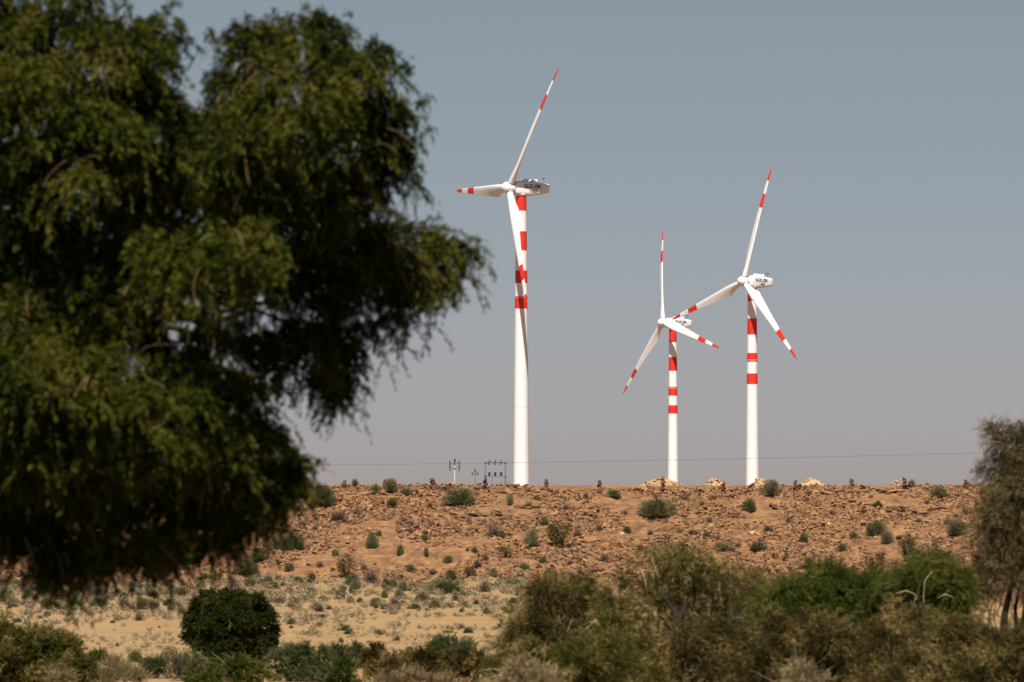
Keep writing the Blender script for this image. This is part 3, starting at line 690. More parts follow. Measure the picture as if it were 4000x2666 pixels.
def proto_leafy(seed, n=1500, lobes=7, size=0.06):
    r_ = np.random.default_rng(seed); b = Bag()
    C = [np.array([0, 0, 0.52])]; RR = [np.array([0.38, 0.38, 0.46])]
    for i in range(lobes):
        a = r_.random() * 6.283; C.append(np.array([0.28 * math.cos(a), 0.28 * math.sin(a), r_.uniform(0.25, 0.75)])); q = r_.uniform(0.16, 0.25); RR.append(np.array([q, q, q * 1.05]))
    w = np.array([r_.prod() for r_ in RR]) ** (2 / 3); idx = np.random.default_rng(seed + 1).choice(len(C), n, p=w / w.sum()); r_ = np.random.default_rng(seed + 2)
    d = unit(r_.normal(size=(n, 3))); P = np.array(C)[idx] + d * np.array(RR)[idx] * (r_.random((n, 1)) ** 0.35)
    P[:, 2] = np.abs(P[:, 2])
    b.add(*leaves(P, unit(d + r_.normal(0, 0.7, (n, 3))), r_.uniform(0.6, 1.4, n) * size, size * 0.55, r_))
    return b
def proto_dead(seed, n=260):
    r_ = np.random.default_rng(seed); b = Bag()
    th = r_.random(n) * 6.283; ph = np.arccos(1 - r_.random(n)); D = np.stack([np.sin(ph) * np.cos(th), np.sin(ph) * np.sin(th), np.cos(ph)], 1)
    tip = D * np.array([0.5, 0.5, 0.95]) * r_.uniform(0.6, 1.08, (n, 1)); st = tip * r_.uniform(0.0, 0.5, (n, 1)); d = tip - st
    b.add(*blades(st, unit(d), np.linalg.norm(d, axis=1), 0.028, r_))
    m = 420; k = r_.integers(0, n, m); P = tip[k] * r_.uniform(0.4, 1, (m, 1)); b.add(*blades(P, unit(D[k] + r_.normal(0, 0.8, (m, 3))), r_.uniform(0.1, 0.22, m), 0.02, r_))
    return b
def proto_stems(seed, n=9):
    r_ = np.random.default_rng(seed); b = Bag()
    for i in range(n):
        a = r_.random() * 6.283; q = r_.uniform(0.1, 0.32)
        b.tube([(0, 0, -0.03), (q * .5 * math.cos(a), q * .5 * math.sin(a), 0.25), (q * math.cos(a), q * math.sin(a), 0.55)], [0.022, 0.015, 0.006], 5)
    return b
PROTO = {}
for i in range(4):
    PROTO['grey', i] = (proto_multi(200 + i) if i else proto_stemmy(200, None)).mesh("foliage", [M_grey])
    PROTO['green', i] = proto_leafy(230 + i, 2200, 9, 0.045).mesh("foliage", [M_green])
    PROTO['dark', i] = proto_leafy(250 + i, 2600, 9, 0.042).mesh("foliage", [M_darkbush])
    PROTO['olive', i] = proto_multi(270 + i).mesh("foliage", [M_olive])
    PROTO['dead', i] = proto_dead(290 + i).mesh("foliage", [M_dead])
    PROTO['straw', i] = proto_dead(310 + i, 340).mesh("foliage", [M_straw])
STEMS = [proto_stems(400 + i).mesh("stem", [M_bark]) for i in range(3)]
WORDS = {'grey': 'grey-green', 'green': 'leafy green', 'dark': 'dark green', 'olive': 'olive', 'dead': 'purple-grey leafless', 'straw': 'pale straw'}
# x, base y, width, height, kind  (photo pixels of where each one stands)
SHR = """1259 1975 90 68 grey|1318 2040 78 50 dead|1293 2066 22 16 green|1385 1899 33 27 grey|1531 1921 56 48 grey|1464 1933 47 34 grey|1531 1980 47 34 olive|1586 1936 42 26 grey|1623 1928 27 16 grey
1797 1972 106 58 grey|1992 1970 34 38 grey|1743 1920 21 15 dark|2096 1954 27 21 green|2063 1985 36 26 dead|2128 2056 38 34 olive|1927 2098 74 50 dead|2083 2131 66 58 grey|2189 2139 98 98 dark|2254 2098 38 32 dead
1454 2141 54 58 olive|1468 2141 20 16 green|1562 2167 32 37 olive|1665 2176 24 35 olive|1854 2160 27 23 olive|1972 2181 54 43 dark|2059 2153 21 19 dark|1896 2187 30 29 dead|1142 2150 82 66 olive|1095 2144 52 56 grey
1352 2262 70 92 dark|1372 2288 62 40 olive|1449 2280 80 62 dead|1511 2298 42 37 olive|1209 2280 47 48 dark|1162 2280 46 26 olive|1771 2269 60 46 dark|1834 2257 54 44 dark|1745 2322 122 54 olive|1891 2314 58 48 dead
2000 2285 74 27 green|1503 2337 32 29 olive|1558 2334 43 31 grey|1542 2371 52 46 dead|1149 2381 64 32 green|1248 2392 44 37 dead|1378 2319 29 25 olive|1818 2332 44 21 green|1644 2350 46 36 olive
1344 2465 64 25 olive|1488 2483 54 27 green|1542 2483 27 20 green|1748 2475 48 14 green|1828 2475 40 26 olive|2288 1945 25 25 dead|2398 1944 50 29 grey|2563 2020 122 64 grey|2929 1997 52 48 olive|2675 1952 37 23 dead
2600 2104 31 17 green|2826 2155 80 44 green|2881 2136 29 20 dead|2964 2154 70 34 olive|2340 2072 33 25 dead|2439 2304 72 58 dark|2915 2062 20 17 dark|2228 2207 38 24 dead|3012 1934 74 56 grey|3138 2121 34 36 olive
3420 2091 74 54 grey|3464 2123 62 48 grey|3332 2104 36 27 dark|3539 2171 80 76 dark|3743 2091 77 58 grey|3774 2012 36 30 green|3430 1985 36 28 olive|3668 1939 68 39 grey|3560 1902 27 27 grey|3070 2194 28 28 dark
3029 2186 25 21 dark|3440 2193 35 32 dark|3735 2021 25 18 dead|961 2241 84 54 grey|1014 2186 90 42 olive|39 2301 84 40 green|505 2219 62 36 grey|387 2371 84 42 olive|486 2379 52 36 grey|293 2382 78 52 olive
193 2382 68 46 olive|15 2354 62 52 grey|50 2373 58 34 dead|110 2343 68 36 olive|442 2335 40 24 olive|483 2335 34 21 olive|381 2326 50 26 grey|238 2343 62 34 grey|702 2332 56 38 grey|566 2382 66 46 grey
602 2343 36 38 dark|685 2387 62 34 grey|514 2326 34 26 olive|569 2307 46 24 grey|912 2299 58 46 dead|796 2271 62 28 green|978 2293 46 36 grey|1028 2288 40 26 olive|1063 2301 46 26 grey|541 2426 34 36 dead|1091 2360 62 36 dead
530 2589 56 50 olive|666 2589 72 58 dark|1362 2480 40 22 olive|1230 2070 26 20 dead|1395 2010 30 22 dead|1690 2060 30 24 dead|1768 2000 30 20 dead|2560 1945 24 16 dead|2440 2010 26 20 dead|2770 2040 30 22 dead|2745 1975 26 22 dead|2630 2000 28 24 olive|2700 2090 36 24 dead
1130 2230 44 30 grey|1250 2215 36 26 dead|1310 2170 30 24 grey|1420 2225 34 26 dead|1600 2235 40 28 grey|1690 2245 36 26 dead|1750 2200 34 28 grey|1865 2215 44 30 dead|1930 2250 50 30 grey|1960 2100 30 24 olive|2050 2230 40 30 grey|2120 2200 36 26 grey|2150 2250 46 30 olive|1180 2060 26 22 grey|1220 1990 24 20 dead|1660 2110 30 22 grey|1480 2090 24 18 grey|2450 2080 34 24 grey|2540 2090 28 22 dead|2660 2150 34 26 grey|2760 2100 28 20 grey|3000 2080 30 22 grey|3080 2040 26 20 dead|3290 2150 34 26 grey|3370 2010 24 18 grey|3520 2000 28 22 grey|3620 1970 26 20 dead|3700 2050 32 24 grey|3160 2200 36 26 dead|3150 1960 30 20 dead|3250 2010 28 20 dead|3590 2040 26 20 dead|3650 2130 30 22 dead|3215 2060 26 18 olive|1600 2070 28 22 dead|1680 1985 26 18 olive|1830 2040 26 18 dead|2210 1990 30 22 dead|2360 2190 40 30 dead|2500 2150 36 24 dead"""
rows = []
for t in SHR.replace('\n', '|').split('|'):
    a = t.split(); rows.append((float(a[0]), float(a[1]), float(a[2]), float(a[3]), a[4]))
def place_word(x, y):
    if y > 2500: return "at the near sand edge"
    if y > 2296: return "on the sand flat"
    if y > 2225: return "at the foot of the slope"
    if y > 2100: return "low on the slope"
    if y > 2000: return "at mid slope"
    if y > 1925: return "high on the slope"
    return "on the ridge crest"
def size_word(w): return "tiny" if w < 30 else "small" if w < 48 else "mid-sized" if w < 76 else "large"
labs = [f"{size_word(w)} {WORDS[k]} shrub {place_word(x, y)}, {lm_word(x)}" for x, y, w, h_, k in rows]
from collections import defaultdict
byl = defaultdict(list)
for i, s_ in enumerate(labs): byl[s_].append(i)
ORD = ["leftmost", "second from left", "third from left", "fourth from left", "fifth from left"]
for s_, ids in byl.items():
    if len(ids) > 1:
        ids.sort(key=lambda i: rows[i][0])
        for j, i in enumerate(ids):
            w_ = ("left one" if j == 0 else "right one") if len(ids) == 2 else (ORD[j] if j < len(ids) - 1 else "rightmost")
            labs[i] = s_ + ", " + w_
for i, ((x, y, w, h_, k), lab) in enumerate(zip(rows, labs)):
    p = ground_hit(x, y); sc_ = p.y / F
    me = PROTO[k, rng.integers(4)]
    scl = (w * sc_ * 1.2, w * sc_ * 1.2, h_ * sc_ * 1.18); rot = (0, 0, rng.uniform(0, 6.28))
    if w >= 34:
        root = bpy.data.objects.new("shrub", None); COL.objects.link(root); root.location = p - Vector((0, 0, 0.02)); root.rotation_euler = rot; root.scale = scl
        link("foliage", me, root); link("stem", STEMS[i % 3], root)
    else:
        root = link("shrub", me, loc=p - Vector((0, 0, 0.02))); root.rotation_euler = rot; root.scale = scl
    tag(root, lab, "shrub", "desert shrubs")

# tufts on the sand: the larger ones one by one, the rest as ground cover
def tuft_xy(n, r_, lo=2255, hi=2560, right=2150):
    out = []
    while len(out) < n:
        px = r_.uniform(-60, right); 
        py = lo + (hi - lo) * r_.beta(1.05, 1.5)
        if vnoise(np.array([px / 130.0]), np.array([py / 30.0]), 9)[0] < 0.36 + 0.25 * (py > 2440): continue
        out.append((px, py))
    return out
TL = {'grey': "low grey-green tuft growing on the open sand flat", 'dead': "low dry purple-grey tuft on the open sand flat", 'straw': "bleached straw-coloured tuft on the open sand flat", 'olive': "low olive tuft growing on the open sand flat"}
SMALLP = {}
for j, (k, fn) in enumerate((('grey', lambda s: proto_leafy(s, 80, 4, 0.24)), ('olive', lambda s: proto_leafy(s, 80, 4, 0.22)), ('dead', lambda s: proto_dead(s, 90)), ('straw', lambda s: proto_leafy(s, 80, 4, 0.22)))):
    for i in range(3): SMALLP[k, i] = fn(500 + 10 * j + i)
MM = {'grey': M_grey, 'olive': M_olive, 'dead': M_dead, 'straw': M_straw}
SMESH = {k: b.mesh("tuft", [MM[k[0]]]) for k, b in SMALLP.items()}
rt = np.random.default_rng(31); tot = 0
for (px, py) in tuft_xy(270, rt):
    k = rt.choice(['grey', 'dead', 'straw', 'olive'], p=[.3, .27, .27, .16]); p = ground_hit(px, py)
    w = rt.uniform(22, 58) * (1.0 if py < 2400 else 0.7) * p.y / F; hh = w * rt.uniform(0.45, 0.9)
    o = link("tuft", PROTO[k, int(rt.integers(4))] if k != 'straw' and rt.random() < 0.6 else SMESH[k, int(rt.integers(3))], loc=p - Vector((0, 0, 0.02))); o.scale = (w, w, hh); o.rotation_euler = (0, 0, rt.uniform(0, 6.28))
    wh = ("left of the dark round bush" if px < 725 else "behind the dark round bush" if px < 1090 else "right of the dark round bush" if px < 1600 else "beside the front thicket") + (", far out" if py < 2330 else ", near side" if py > 2420 else "")
    tag(o, TL[k].replace(' growing', '').replace('open sand flat', 'sand') + ' ' + wh, "tuft", k.replace('dead', 'dry') + " tufts on the sand " + wh)
for k in ('grey', 'dead', 'straw', 'olive'):
    b = Bag(); n = {'grey': 750, 'dead': 1000, 'straw': 1700, 'olive': 280}[k]
    PX_ = rt.uniform(-80, 2250, n * 4); PY_ = 2258 + 330 * rt.beta(0.95, 1.9, n * 4); Y = CAMZ * F / (PY_ - 2052); X = (PX_ - 2000) / F * Y
    kp = (fbm(X / 2.2, Y / 6, 61, 3) > 0.40 + 0.12 * rt.random(n * 4)) & (Y < 307); X = X[kp][:n]; Y = Y[kp][:n]; Z = height(X, Y)
    for x, y, z in zip(X, Y, Z):
        src = SMALLP[k, int(rt.integers(3))]; V = np.concatenate(src.V); Qs = np.concatenate(src.Q); sel = rt.choice(len(Qs), 60, replace=False)
        w = rt.uniform(12, 36) ** 1.0 * y / F; a = rt.uniform(0, 6.28); m = rotm(0, 0, a)
        Vq = V[Qs[sel]].reshape(-1, 3) * np.array([w, w, w * rt.uniform(0.5, 0.9)]); Vq = Vq @ m.T + np.array([x, y, z - 0.01])
        b.add(Vq, np.arange(len(Vq)).reshape(-1, 4))
    nm = {'grey': "grey-green", 'dead': "dry twiggy", 'straw': "bleached straw", 'olive': "olive"}[k]
    tag(link("ground_cover", b.mesh("ground_cover", [MM[k]])), f"sparse {nm} low growth dotted over the sand flat", "ground cover", kind='stuff')
# small growth between the rocks
b = Bag(); n = 700; X = rt.uniform(-32, 32, n); Y = rt.uniform(YB, YR - 0.3, n); Z = height(X, Y)
for x, y, z in zip(X, Y, Z):
    src = SMALLP['dead' if rt.random() < 0.5 else 'grey', int(rt.integers(3))]; V = np.concatenate(src.V); Qs = np.concatenate(src.Q); sel = rt.choice(len(Qs), 30, replace=False)
    w = rt.uniform(0.12, 0.3); Vq = V[Qs[sel]].reshape(-1, 3) * np.array([w, w, w * 0.8]) + np.array([x, y, z]); b.add(Vq, np.arange(len(Vq)).reshape(-1, 4))
tag(link("undergrowth", b.mesh("undergrowth", [M_dead])), "tiny dry tufts among the stones of the scarp", "undergrowth", kind='stuff')
# dry tuft on the cairn by the smallest turbine
p = at(2589, 1876, YR - 1.0)
o = link("tuft", SMESH['dead', 0], loc=p); o.scale = (0.3, 0.3, 0.3); tag(o, "dry grass tuft sprouting on top of the cairn beside the smallest turbine", "tuft")

# ------------------------------------------------------------------ sprays of foliage for trees and larger bushes
def sprays(lobes, per_m2, leaves_per, L, leaf, droop, seed, up_bias=0.3, fill=0.55, spread=0.6, splay=0.35, wispy=False):
    """lobes: list of (centre, radii, density). Twigs start inside each lobe, run outwards and hang; leaves sit along them."""
    r_ = np.random.default_rng(seed); b = Bag(); tw = Bag(); Z = np.array([0, 0, 1.0])
    for (c, rad, dn) in lobes:
        c = np.array(c); rad = np.array(rad); area = 4 * math.pi * (rad[0] * rad[2] + rad[0] * rad[1] + rad[1] * rad[2]) / 3
        n = max(6, int(area * per_m2 * dn))
        d = unit(r_.normal(size=(n, 3)) + Z * up_bias)
        lump = 1 + 0.22 * np.sin(d[:, 0] * 5 + c[0] * 9) * np.sin(d[:, 2] * 6 + c[2] * 7 + d[:, 1] * 4)
        q = (fill + (1 - fill) * r_.random(n) ** 0.6) * lump
        p0 = c + d * rad * q[:, None]
        dirn = unit(d + r_.normal(0, spread, (n, 3))); LL = L * r_.uniform(0.5, 1.3, n)
        m = leaves_per
        t = r_.random((n, m)); P = p0[:, None] + dirn[:, None] * (LL[:, None] * t)[..., None] - Z * (droop * LL[:, None] * t ** 2)[..., None]
        P = P + r_.normal(0, 0.06 * L, P.shape)
        T = unit(dirn[:, None] - Z * (2 * droop * t)[..., None] + r_.normal(0, splay, P.shape))
        P = P.reshape(-1, 3); T = T.reshape(-1, 3); k = len(P)
        if wispy: V, Q = blades(P, T, leaf[0] * r_.uniform(0.5, 1.5, k), leaf[1], r_)
        else: V, Q = leaves(P, T, leaf[0] * r_.uniform(0.6, 1.4, k), leaf[1], r_)
        b.add(V, Q)
        ts = np.array([0, 0.35, 0.7, 1.0])
        pp = p0[:, None] + dirn[:, None] * (LL[:, None] * ts)[..., None] - Z * (droop * LL[:, None] * ts ** 2)[..., None]
        for i in range(3):
            dd = pp[:, i + 1] - pp[:, i]; tw.add(*blades(pp[:, i], unit(dd), np.linalg.norm(dd, axis=1), leaf[1] * 0.55, r_, 0.8))
    return b, tw
def clumpy(lob, seed, k, fr=0.3, thin=0.6, dens=1.2):
    """break smooth lobes into a ragged surface of smaller clumps"""
    r_ = np.random.default_rng(seed); out = []
    for c, rad, dn in lob:
        out.append((c, rad, dn * thin)); rad = np.array(rad)
        for i in range(k):
            d = unit(r_.normal(size=3) + np.array([0, -0.3, 0.15])); q = fr * r_.uniform(0.6, 1.3)
            out.append((tuple(np.array(c) + d * rad * r_.uniform(0.8, 1.15)), tuple(rad * q), dn * dens))
    return out
def limb(b, p, q, r0, r1, sag, r_, n=7, seg=7, wob=0.05):
    p, q = Vector(p), Vector(q); L = (q - p).length; pts = []
    for i in range(seg + 1):
        t = i / seg; v = p.lerp(q, t) + Vector((0, 0, math.sin(t * math.pi) * sag * L))
        if 0 < i < seg: v += Vector((r_.gauss(0, 1), r_.gauss(0, 1), r_.gauss(0, 1))) * wob * L * 0.5
        pts.append(v)
    b.tube(pts, [r0 + (r1 - r0) * i / seg for i in range(seg + 1)], n); return pts

# the big tree on the left, about forty metres away; its trunk stands left of the picture
TY = 40.0; pxm = TY / F
def lobe(px, py, r, dy=0.0, dens=1.0, ry=None, rz=None):
    c = at(px, py, TY + dy); k = (TY + dy) / F
    return (tuple(c), (r * k, (ry or r) * k, (rz or r * 0.8) * k), dens)
big = [ # px, py, radius px, depth offset m, density
 (60, 200, 170, 0.6), (250, 120, 150, 0.2), (140, 420, 240, -0.3), (430, 260, 230, -0.2), (590, 180, 120, 0.3), (560, 450, 180, 0.0), (330, 620, 260, -0.4), (60, 760, 230, 0.1), (600, 700, 190, 0.5),
 (940, 360, 150, 0.4), (1020, 220, 150, 0.2), (1220, 200, 170, 0.4), (1380, 300, 170, 0.3), (1460, 450, 130, 0.5), (1160, 430, 220, -0.1), (900, 560, 190, 0.0), (1380, 580, 170, 0.4), (1520, 560, 75, 0.6),
 (1040, 720, 200, 0.3), (1280, 780, 170, 0.6), (1430, 720, 110, 0.7), (760, 870, 210, 0.1), (450, 920, 220, 0.3), (150, 1020, 240, 0.2),
 (850, 1060, 200, -0.7), (690, 1010, 150, -0.6), (960, 960, 120, -0.5), (1130, 960, 210, 0.9), (1330, 1000, 190, 1.0), (1480, 960, 110, 1.0), (1230, 1180, 190, 1.0), (1420, 1160, 170, 1.1), (1540, 1050, 120, 1.1),
 (1610, 970, 90, 1.0), (1695, 965, 62, 1.1), (1575, 1150, 90, 1.1), (1780, 985, 40, 1.1), (1650, 1090, 62, 1.1), (1750, 1080, 36, 1.1),
 (540, 1170, 150, 0.0), (300, 1180, 200, 0.1), (80, 1260, 170, -0.2), (400, 1310, 130, 0.3), (590, 1350, 60, 0.4), (760, 1420, 50, 0.6), (830, 1290, 100, 0.2), (1020, 1350, 100, 0.8), (1180, 1400, 140, 0.9), (1330, 1330, 90, 1.0), (1290, 1490, 70, 0.9),
 (180, 1480, 240, -0.6), (430, 1520, 220, -0.4), (640, 1620, 200, -0.4), (820, 1520, 130, 0.2), (960, 1600, 150, 0.3), (1010, 1730, 105, 0.4), (870, 1760, 170, 0.1), (1090, 1880, 80, 0.5), (1140, 1830, 50, 0.5),
 (100, 1720, 210, -0.3), (360, 1780, 220, -0.2), (620, 1850, 200, 0.0), (900, 1900, 170, 0.2), (1020, 1960, 110, 0.3), (80, 1930, 200, 0.1), (320, 1990, 210, 0.2), (560, 2040, 180, 0.2), (800, 2040, 140, 0.3),
 (150, 2110, 110, 0.1), (380, 2150, 90, 0.2), (640, 2130, 80, 0.3), (60, 2060, 120, 0.0), (230, 2190, 50, 0.1),
 (-180, 300, 300, 0.2), (-200, 800, 300, 0.2), (-180, 1300, 300, 0.2), (-200, 1750, 280, 0.2), (-480, 500, 330, 0.8), (-500, 1100, 330, 0.8), (-480, 1600, 300, 0.8), (-150, -150, 260, 0.6), (250, -140, 180, 0.8), (-750, 900, 330, 0.9), (-450, 0, 260, 1.0)]
back = [(200, 500, 330, 1.7), (700, 650, 330, 1.8), (1150, 620, 270, 1.8), (200, 1050, 300, 1.8), (950, 1020, 200, 1.9), (250, 1550, 330, 1.6), (600, 1700, 260, 1.6), (250, 1900, 240, 1.5), (700, 1900, 200, 1.5)]
def push(q):
    px, py, r, dy = q[:4]
    if py < 860: dy -= 1.1
    elif 700 < px < 1560 and 900 < py < 1520 and dy > -0.1: dy = 0.2 + (dy - 0.9) * 0.3
    elif 850 < py < 1380 and px <= 700: dy -= 1.0
    elif dy < -0.4: dy -= 1.2
    elif py > 1820: dy -= 1.1
    elif py > 1380: dy -= 1.3
    return (px, py, r, dy) + tuple(q[4:])
big = [push(q) for q in big]
def build_big_tree():
    root = bpy.data.objects.new("tree", None); COL.objects.link(root)
    tx = at(-620, 2000, TY + 1.0).x; base = Vector((tx, TY + 1.0, gz(tx, TY + 1.0))); root.location = base
    tag(root, "large dark feathery-leaved tree filling the left side, close to the camera", "tree")
    lob = [lobe(*q) for q in big] + [lobe(*q, dens=0.7) for q in back]
    near = [q for q in lob if Vector(q[0]).x < at(1560, 1000, TY).x]; tips_ = [q for q in lob if Vector(q[0]).x >= at(1560, 1000, TY).x]
    near = [(c, tuple(np.array(r_) * 0.90), d_) for c, r_, d_ in near]
    allb = clumpy(near, 77, 18, 0.24, 0.28, 1.5) + clumpy([(c, tuple(np.array(r_) * 0.9), d_) for c, r_, d_ in tips_], 78, 7, 0.36, 0.25, 1.0)
    b, tw = sprays(allb, 150, 28, 0.14, (0.050, 0.012), 0.9, 11, up_bias=0.25, fill=0.55, splay=0.6)
    # ragged outer shoots
    edge = [lobe(px, py, 42, 0.6) for px, py in ((90, 60), (330, 20), (500, 30), (660, 60), (840, 170), (1060, 70), (1190, 60), (1330, 90), (1480, 210), (1570, 300), (1630, 420), (1640, 560), (1600, 700), (1530, 830), (1560, 700), (1610, 885), (1700, 885), (1770, 915), (1840, 975),
            (1800, 1090), (1720, 1170), (1660, 1250), (1600, 1290), (1500, 1360), (1370, 1430), (1390, 1540), (1300, 1600), (1150, 1560), (1200, 1830), (1180, 1900), (1090, 2030), (940, 2110), (820, 2140), (700, 2190), (560, 2210), (450, 2210), (330, 2250), (170, 2280), (80, 2230), (20, 2160), (150, 2250), (230, 2270), (200, 2220), (320, 2200), (310, 2270), (640, 2180), (620, 2220), (480, 2190), (120, 2200), (900, 2150), (1000, 2090), (1080, 2060))]
    b2, tw2 = sprays(edge, 150, 22, 0.17, (0.042, 0.012), 0.7, 12, fill=0.1, spread=0.9)
    for src, dst in ((b2, b), (tw2, tw)):
        for V, Q in zip(src.V, src.Q): dst.add(V, np.arange(len(V)).reshape(-1, 4))
    off = np.array(base)
    for g in (b, tw): g.V = [v - off for v in g.V]
    cr = link("crown", b.mesh("crown", [M_tree]), root)
    link("twigs", tw.mesh("twigs", [M_twig]), cr)['kind'] = 'stuff'
    r_ = random.Random(5); tr = Bag()
    trunk = [(0, 0, -0.1), (0.08, 0, 0.5), (0.16, -0.05, 1.2), (0.30, -0.1, 2.0)]; tr.tube([Vector(p) for p in trunk], [0.30, 0.23, 0.20, 0.17], 12)
    link("trunk", tr.mesh("trunk", [M_bark], True), root)
    fork = Vector((0.30, -0.1, 2.0)); boughs = [(at(-250, 1500, TY + .6), 0.12), (at(-100, 900, TY + 0.9), 0.12), (at(100, 1850, TY + .5), 0.08), (at(350, 1250, TY + .9), 0.09)]
    ends = []
    for q, r0 in boughs:
        lb = Bag(); pts = limb(lb, fork, q - base, r0, r0 * 0.55, 0.08, r_, 9); ends.append((pts[-1], r0 * 0.55)); link("bough", lb.mesh("bough", [M_bark], True), root)
    lb = Bag()
    for (c, rad, dn) in lob:
        c = Vector(c) - base; e, r0 = min(ends, key=lambda q: (q[0] - c).length + (0.5 if q[0].x > c.x else 0))
        limb(lb, e, c, min(r0 * 0.6, 0.045), 0.008, 0.06, r_, 6, 8, 0.07)
    link("branches", lb.mesh("branches", [M_bark], True), root)
    # bare brown shoots arching over the outside of the crown
    r3 = np.random.default_rng(91); sh = Bag()
    for (c, rad, dn) in near:
        for _ in range(6):
            d = unit(r3.normal(size=3) + np.array([0.1, -0.8, 0.5])); p = np.array(c) - off + d * np.array(rad) * 0.8; v = unit(d * 0.6 + r3.normal(0, 0.7, 3)); L_ = r3.uniform(0.15, 0.45); pts = [p]
            for i in range(6): pts.append(pts[-1] + v * L_ / 6); v = unit(v + r3.normal(0, 0.12, 3) + np.array([0.05, 0, -0.28]))
            q_ = r3.uniform(0.003, 0.006); sh.tube([tuple(q) for q in pts], [q_ * (1 - 0.1 * i) for i in range(7)], 4)
    link("bare_twigs", sh.mesh("bare_twigs", [M_shoot]), cr)['kind'] = 'stuff'
build_big_tree()

# larger bushes and small trees nearer than the sand flat
def bush(name, label, cat, Yc, lobes_px, mat, per, m, L, leaf, droop, seed, wispy=True, stems=6, barkm=M_bark, fill=0.35, group=None, extra=None, thick=0.02, splay=0.5, up_bias=0.4, wands=18, cl=(6, 0.42, 0.28, 1.35)):
    lob = []
    for q in lobes_px:
        px, py, rx, rz = q[:4]; dy = q[4] if len(q) > 4 else 0.0; k = (Yc + dy) / F
        lob.append((tuple(at(px, py, Yc + dy)), (rx * k, min(rx, rz * 1.3) * k, rz * k), q[5] if len(q) > 5 else 1.0))
    cx = float(np.mean([c[0][0] for c in lob])); base = Vector((cx, Yc, gz(cx, Yc)))
    for i, (c, rad, dn) in enumerate(lob):      # keep lobes above the ground
        g = gz(c[0], c[1]); 
        if c[2] < g + rad[2] * 0.3: lob[i] = ((c[0], c[1], g + rad[2] * 0.3), rad, dn)
    root = bpy.data.objects.new(name, None); COL.objects.link(root); root.location = base
    tag(root, label, cat, group)
    b, tw = sprays(clumpy(lob, seed + 5, *cl), per * 1.3, m, L, leaf, droop, seed, fill=fill, wispy=wispy, splay=splay, up_bias=up_bias)
    off = np.array(base); r2 = np.random.default_rng(seed + 9); wd = Bag(); wd2 = Bag()
    if wands:
        for (c, rad, dn) in lob:
            for _ in range(int(wands * dn)):
                d = unit(r2.normal(size=3) + np.array([0, -0.3, 0.6])); p = np.array(c) + d * np.array(rad) * r2.uniform(0.3, 0.9); v = unit(d + r2.normal(0, 0.6, 3)); L_ = r2.uniform(0.25, 0.6); pts = [p]
                for i in range(6): pts.append(pts[-1] + v * L_ / 6); v = unit(v + r2.normal(0, 0.16, 3) + np.array([0, 0, -0.10]))
                rr_ = r2.uniform(0.002, 0.0042)
                (wd if r2.random() < 0.5 else wd2).tube([tuple(q - off) for q in pts], [rr_ * (1 - 0.1 * i) for i in range(7)], 3)
    for g_ in (b, tw):
        g_.V = [v - off for v in g_.V]
    if len(lob) and b.V:
        for v in b.V: v[:, 2] = np.maximum(v[:, 2], -0.02)
    cr = link("crown" if cat == "tree" else "foliage", b.mesh("foliage", [mat]), root)
    link("twigs", tw.mesh("twigs", [barkm]), cr)['kind'] = 'stuff'
    if wd2.n: link("dark_twigs", wd2.mesh("dark_twigs", [M_bark]), cr)['kind'] = 'stuff'
    if wd.n: link("bare_twigs", wd.mesh("bare_twigs", [M_palebark if seed % 2 else M_straw]), cr)['kind'] = 'stuff'
    r_ = random.Random(seed); st = Bag()
    for (c, rad, dn) in lob:
        c = Vector(c) - base
        limb(st, (c.x * 0.35 + r_.uniform(-.1, .1), c.y * 0.35 + r_.uniform(-.1, .1), -0.05), c, thick, thick * 0.3, 0.0, r_, 6, 7, 0.10)
    link("trunk" if cat == "tree" else "stems", st.mesh("stems", [barkm], True), root)
    if extra:
        for nm, mt, pl, r0 in extra:
            eb = Bag(); pts = [at(x, y, Yc + dy) - base for x, y, dy in pl]
            eb.tube(pts, [r0 * (1 - 0.65 * i / (len(pts) - 1)) for i in range(len(pts))], 6); link(nm, eb.mesh(nm, [mt], True), root)
    return root
WL = (0.065, 0.0065)
NB = 84.0
bush("thorn_bush", "brownish airy thorn bush with pale bare branches, left end of the front thicket", "bush", NB + 2, [(2180, 2400, 150, 110), (2070, 2480, 110, 90), (2300, 2470, 170, 130), (2130, 2580, 160, 110), (2350, 2600, 190, 120), (2290, 2330, 90, 60, .3, .5), (2000, 2600, 90, 70), (2450, 2540, 130, 120), (2040, 2420, 60, 50, .2, .5)],
     M_wispb, 150, 26, 0.24, WL, 0.25, 601, extra=[("pale_branch", M_palebark, [(2200, 2560, -.5), (2215, 2470, -.6), (2235, 2420, -.7)], .008), ("pale_branch", M_palebark, [(2260, 2480, -.6), (2300, 2450, -.7), (2330, 2420, -.7)], .008), ("pale_branch", M_palebark, [(2400, 2510, -.6), (2440, 2485, -.7), (2480, 2490, -.7)], .008)])
bush("thorn_bush", "low green and brown bush in front of the left end of the thicket", "bush", NB - 6, [(2200, 2620, 170, 100), (2420, 2660, 190, 90), (2030, 2660, 120, 70), (2330, 2560, 110, 70, 0, .6)], M_wispg, 150, 24, 0.22, WL, 0.25, 602)
